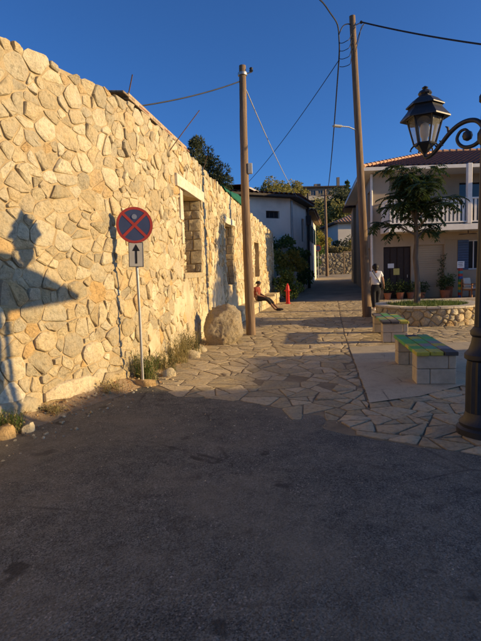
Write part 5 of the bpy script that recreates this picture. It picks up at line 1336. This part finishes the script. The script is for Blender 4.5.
hand(J, E, 'wrL', (.0, .2, -1), (0, 1, .1), 'L'); hand(J, E, 'wrR', (.1, .3, -1), (0, 1, .1), 'R')
skin_mesh('body', J, E, 'pel', M_SKIN, wk)
JT = {'b': ((0, 0, .86), (.19, .15)), 'c': ((0, .01, 1.06), (.175, .135)), 'd': ((0, .01, 1.25), (.185, .135)), 'e': ((0, .012, 1.355), (.085, .075)), 'sL': ((-.175, .01, 1.335), .073), 'eL': ((-.222, -.005, 1.17), .064), 'sR': ((.175, .01, 1.335), .073), 'eR': ((.232, 0, 1.17), .064)}
skin_mesh('t_shirt', JT, [('b', 'c'), ('c', 'd'), ('d', 'e'), ('d', 'sL'), ('sL', 'eL'), ('d', 'sR'), ('sR', 'eR')], 'b', M_TEE, wk)
JP = {'w': ((0, 0, 1.02), (.14, .105)), 'p': ((0, -.005, .86), (.172, .138)), 'hL': ((-.092, 0, .72), (.115, .115)), 'kL': ((-.082, -.02, .48), .092), 'aL': ((-.075, -.15, .10), .078), 'hR': ((.092, .03, .72), (.115, .115)), 'kR': ((.082, .135, .48), .092), 'aR': ((.075, .135, .08), .078)}
skin_mesh('trousers', JP, [('w', 'p'), ('p', 'hL'), ('hL', 'kL'), ('kL', 'aL'), ('p', 'hR'), ('hR', 'kR'), ('kR', 'aR')], 'p', M_BLACKC, wk)
m1 = MB(); ellipsoid(m1, (0, .0, 1.54), (.118, .118, .125), 16, 12, -.75); ellipsoid(m1, (0, -.06, 1.47), (.075, .06, .075), 12, 8); m1.build('hair', M_HAIR, wk, True)
for n, x, y, z in (('shoe', -.07, -.10, .04), ('shoe', .075, .22, .035)):
    m1 = MB(); ellipsoid(m1, (x, y, z), (.05, .135, .05), 12, 8, -.7); m1.build(n, M_WHITEP, wk, True)
m1 = MB(); m1.tube([(-.12, -.06, 1.40), (-.06, -.115, 1.29), (.03, -.125, 1.15), (.12, -.11, 1.01), (.165, -.05, .93)], .013, 6); m1.tube([(-.12, -.06, 1.40), (-.10, .02, 1.415), (-.05, .10, 1.34), (.06, .13, 1.15), (.165, .06, .95)], .013, 6); m1.build('bag_strap', M_BLACKC, wk, True)
m1 = MB(); m1.box((.195, .02, .88), (.07, .20, .16), bev=.025); m1.build('bag', M_BLACKC, wk, True, 60)
for sx in (-1, 1): m1 = MB(); ellipsoid(m1, (sx*.03, .106, 1.53), (.012, .008, .008), 8, 6); m1.build('eye', M_HAIR, wk)
# seated person on the ledge: faces the lane, legs stretched out
(sq, st_) = wxy(s_at(18.35), .28); rz = math.atan2(st_[1], st_[0])-PI/2
ps = tag(empty('person', (sq[0], sq[1], 0), rz-R(8)), 'person in rust-red top sitting on the stone ledge with legs stretched out', 'person')
SZ = .40
J = {'pel': ((.0, 0, SZ+.11), (.12, .12)), 'spi': ((.01, 0, SZ+.27), (.105, .12)), 'che': ((.03, 0, SZ+.42), (.105, .14)), 'nek': ((.07, 0, SZ+.55), .048), 'hd0': ((.095, 0, SZ+.60), (.068, .058)), 'hd1': ((.11, 0, SZ+.655), (.085, .070)), 'hd2': ((.10, 0, SZ+.715), (.066, .055)), 'nos': ((.195, 0, SZ+.635), .014),
     'shL': ((.04, .17, SZ+.50), .052), 'elL': ((.10, .23, SZ+.26), .038), 'wrL': ((.27, .14, SZ+.18), .025), 'shR': ((.04, -.17, SZ+.50), .052), 'elR': ((.10, -.23, SZ+.26), .038), 'wrR': ((.27, -.12, SZ+.18), .025),
     'hiL': ((.06, .09, SZ+.09), .085), 'knL': ((.46, .11, SZ+.07), .060), 'anL': ((.82, .10, .10), .038), 'toL': ((.93, .11, .11), .032), 'hiR': ((.06, -.09, SZ+.09), .085), 'knR': ((.45, -.10, SZ+.08), .060), 'anR': ((.76, -.08, .09), .038), 'toR': ((.88, -.09, .08), .032)}
E = [('pel', 'spi'), ('spi', 'che'), ('che', 'nek'), ('nek', 'hd0'), ('hd0', 'hd1'), ('hd1', 'hd2'), ('hd1', 'nos'), ('che', 'shL'), ('shL', 'elL'), ('elL', 'wrL'), ('che', 'shR'), ('shR', 'elR'), ('elR', 'wrR'), ('pel', 'hiL'), ('hiL', 'knL'), ('knL', 'anL'), ('anL', 'toL'), ('pel', 'hiR'), ('hiR', 'knR'), ('knR', 'anR'), ('anR', 'toR')]
hand(J, E, 'wrL', (1, -.2, -.2), (0, -1, .3), 'L'); hand(J, E, 'wrR', (1, .2, -.2), (0, 1, .3), 'R')
skin_mesh('body', J, E, 'pel', M_SKIN2, ps)
JT = {'b': ((.0, 0, SZ+.10), (.14, .155)), 'c': ((.01, 0, SZ+.27), (.13, .148)), 'd': ((.03, 0, SZ+.42), (.13, .165)), 'e': ((.06, 0, SZ+.52), (.07, .085)), 'sL': ((.04, .175, SZ+.49), .070), 'eL': ((.08, .22, SZ+.33), .058), 'sR': ((.04, -.175, SZ+.49), .070), 'eR': ((.08, -.22, SZ+.33), .058)}
skin_mesh('shirt', JT, [('b', 'c'), ('c', 'd'), ('d', 'e'), ('d', 'sL'), ('sL', 'eL'), ('d', 'sR'), ('sR', 'eR')], 'b', M_RUSTC, ps)
JP = {'p': ((.02, 0, SZ+.09), (.13, .15)), 'hL': ((.14, .09, SZ+.09), .092), 'kL': ((.47, .11, SZ+.07), .074), 'cL': ((.66, .105, .27), .060), 'hR': ((.14, -.09, SZ+.09), .092), 'kR': ((.46, -.10, SZ+.08), .074), 'cR': ((.62, -.09, .27), .060)}
skin_mesh('trousers', JP, [('p', 'hL'), ('hL', 'kL'), ('kL', 'cL'), ('p', 'hR'), ('hR', 'kR'), ('kR', 'cR')], 'p', M_BROWNC, ps)
m1 = MB(); ellipsoid(m1, (.09, 0, SZ+.685), (.108, .092, .082), 16, 10, -.35); m1.build('hair', M_HAIR, ps, True)
for y in (-.09, .11):
    m1 = MB(); ellipsoid(m1, (.90, y, .075), (.13, .045, .05), 12, 8, -.9); m1.build('shoe', M_BROWNC, ps, True)
for sy in (-1, 1): m1 = MB(); ellipsoid(m1, (.190, sy*.03, SZ+.66), (.008, .012, .008), 8, 6); m1.build('eye', M_HAIR, ps)

# ------------------------------------------------------------------ beyond the right edge: unseen things added to shade road and wall
bh = simple_house('unseen_shade_house', (18, -2, 0), 'unseen low flat-roofed house added right of the road to shade it', 'house'); p6 = part_of(bh)  # unseen house, placed and sized for its shadow on the road
mb = MB(); hh6 = [(2, 3.2, 1, 2.3), (6, 7, 0, 2.1), (10, 11.2, 1, 2.3)]
ptG, nG = wall_quadset(mb, (15, 3.75), (15, -16), -.1, 3.83, hh6); wall_quadset(mb, (24, 3.75), (15, 3.75), -.1, 3.83, []); wall_quadset(mb, (15, -16), (24, -16), -.1, 3.83, []); wall_quadset(mb, (24, -16), (24, 3.75), -.1, 3.83, []); p6(mb, 'wall', M_WALLR)
m1 = MB(); m1.box((19.5, -6.1, 3.77), (8.9, 19.6, .1)); p6(m1, 'roof', M_WALLL)
for a, b, c, d in hh6: window_in(ptG, nG, a, b, c, d, 'window' if c > .5 else 'door', M_DARKW, p6)
mb = MB(); wall_quadset(mb, (15, 6.4), (15, 3.75), -.1, 3.30, [(.8, 1.8, 0, 2.1)]); wall_quadset(mb, (24, 6.4), (15, 6.4), -.1, 3.30, []); p6(mb, 'side_room_wall', M_WALLR2)  # lower block gives the step in the road shadow
m1 = MB(); m1.box((19.5, 5.07, 3.25), (8.9, 2.6, .1)); p6(m1, 'side_room_roof', M_WALLL)
wp = tag(empty('unseen_shadow_post', (4.195, 4.16, 0), math.atan2(.148, .989)*-1), 'unseen gabled timber post added to cast the wedge shadow on the stone wall', 'shadow caster')  # added post, its gable shaped for the wedge shadow on the wall
m1 = MB(); m1.box((0, 0, 1.45), (.08, .08, 2.9), bev=.01); m1.build('post', M_WOOD, wp)
m1 = MB(); hw = 1.02; zt = 2.74; m1.add([(-.16, -hw, zt), (-.16, hw, zt), (-.16, 0, zt+.60), (.16, -hw, zt), (.16, hw, zt), (.16, 0, zt+.60)], [(0, 2, 1), (3, 4, 5), (0, 1, 4, 3), (1, 2, 5, 4), (2, 0, 3, 5)]); m1.build('shadow_gable', M_WOOD, wp)
bushy('unseen_shade_tree', (11.7, 12.45, 0), [(0, 0, 3.2, 1.1), (.2, 1.0, 3.0, .9), (-.2, -1.0, 3.1, .9), (0, .3, 4.2, 1.0), (.3, -.5, 3.9, .9), (-.3, .2, 2.6, .8), (.1, 1.5, 3.6, .7), (0, -1.4, 3.7, .7)], 900, .16, .055, L_DARK,  # added out of view, crown placed to shade the paved lane
      'unseen leafy tree added right of the square to shade the lane', 'tree', 91, None, [[(0, 0, -.05), (.05, 0, 1.2), (0, .1, 2.4), (0, 0, 3.6)], [(0, .05, 1.9), (.2, .7, 2.7), (.1, 1.2, 3.3)], [(0, .05, 1.9), (-.1, -.7, 2.7), (0, -1.2, 3.3)]])
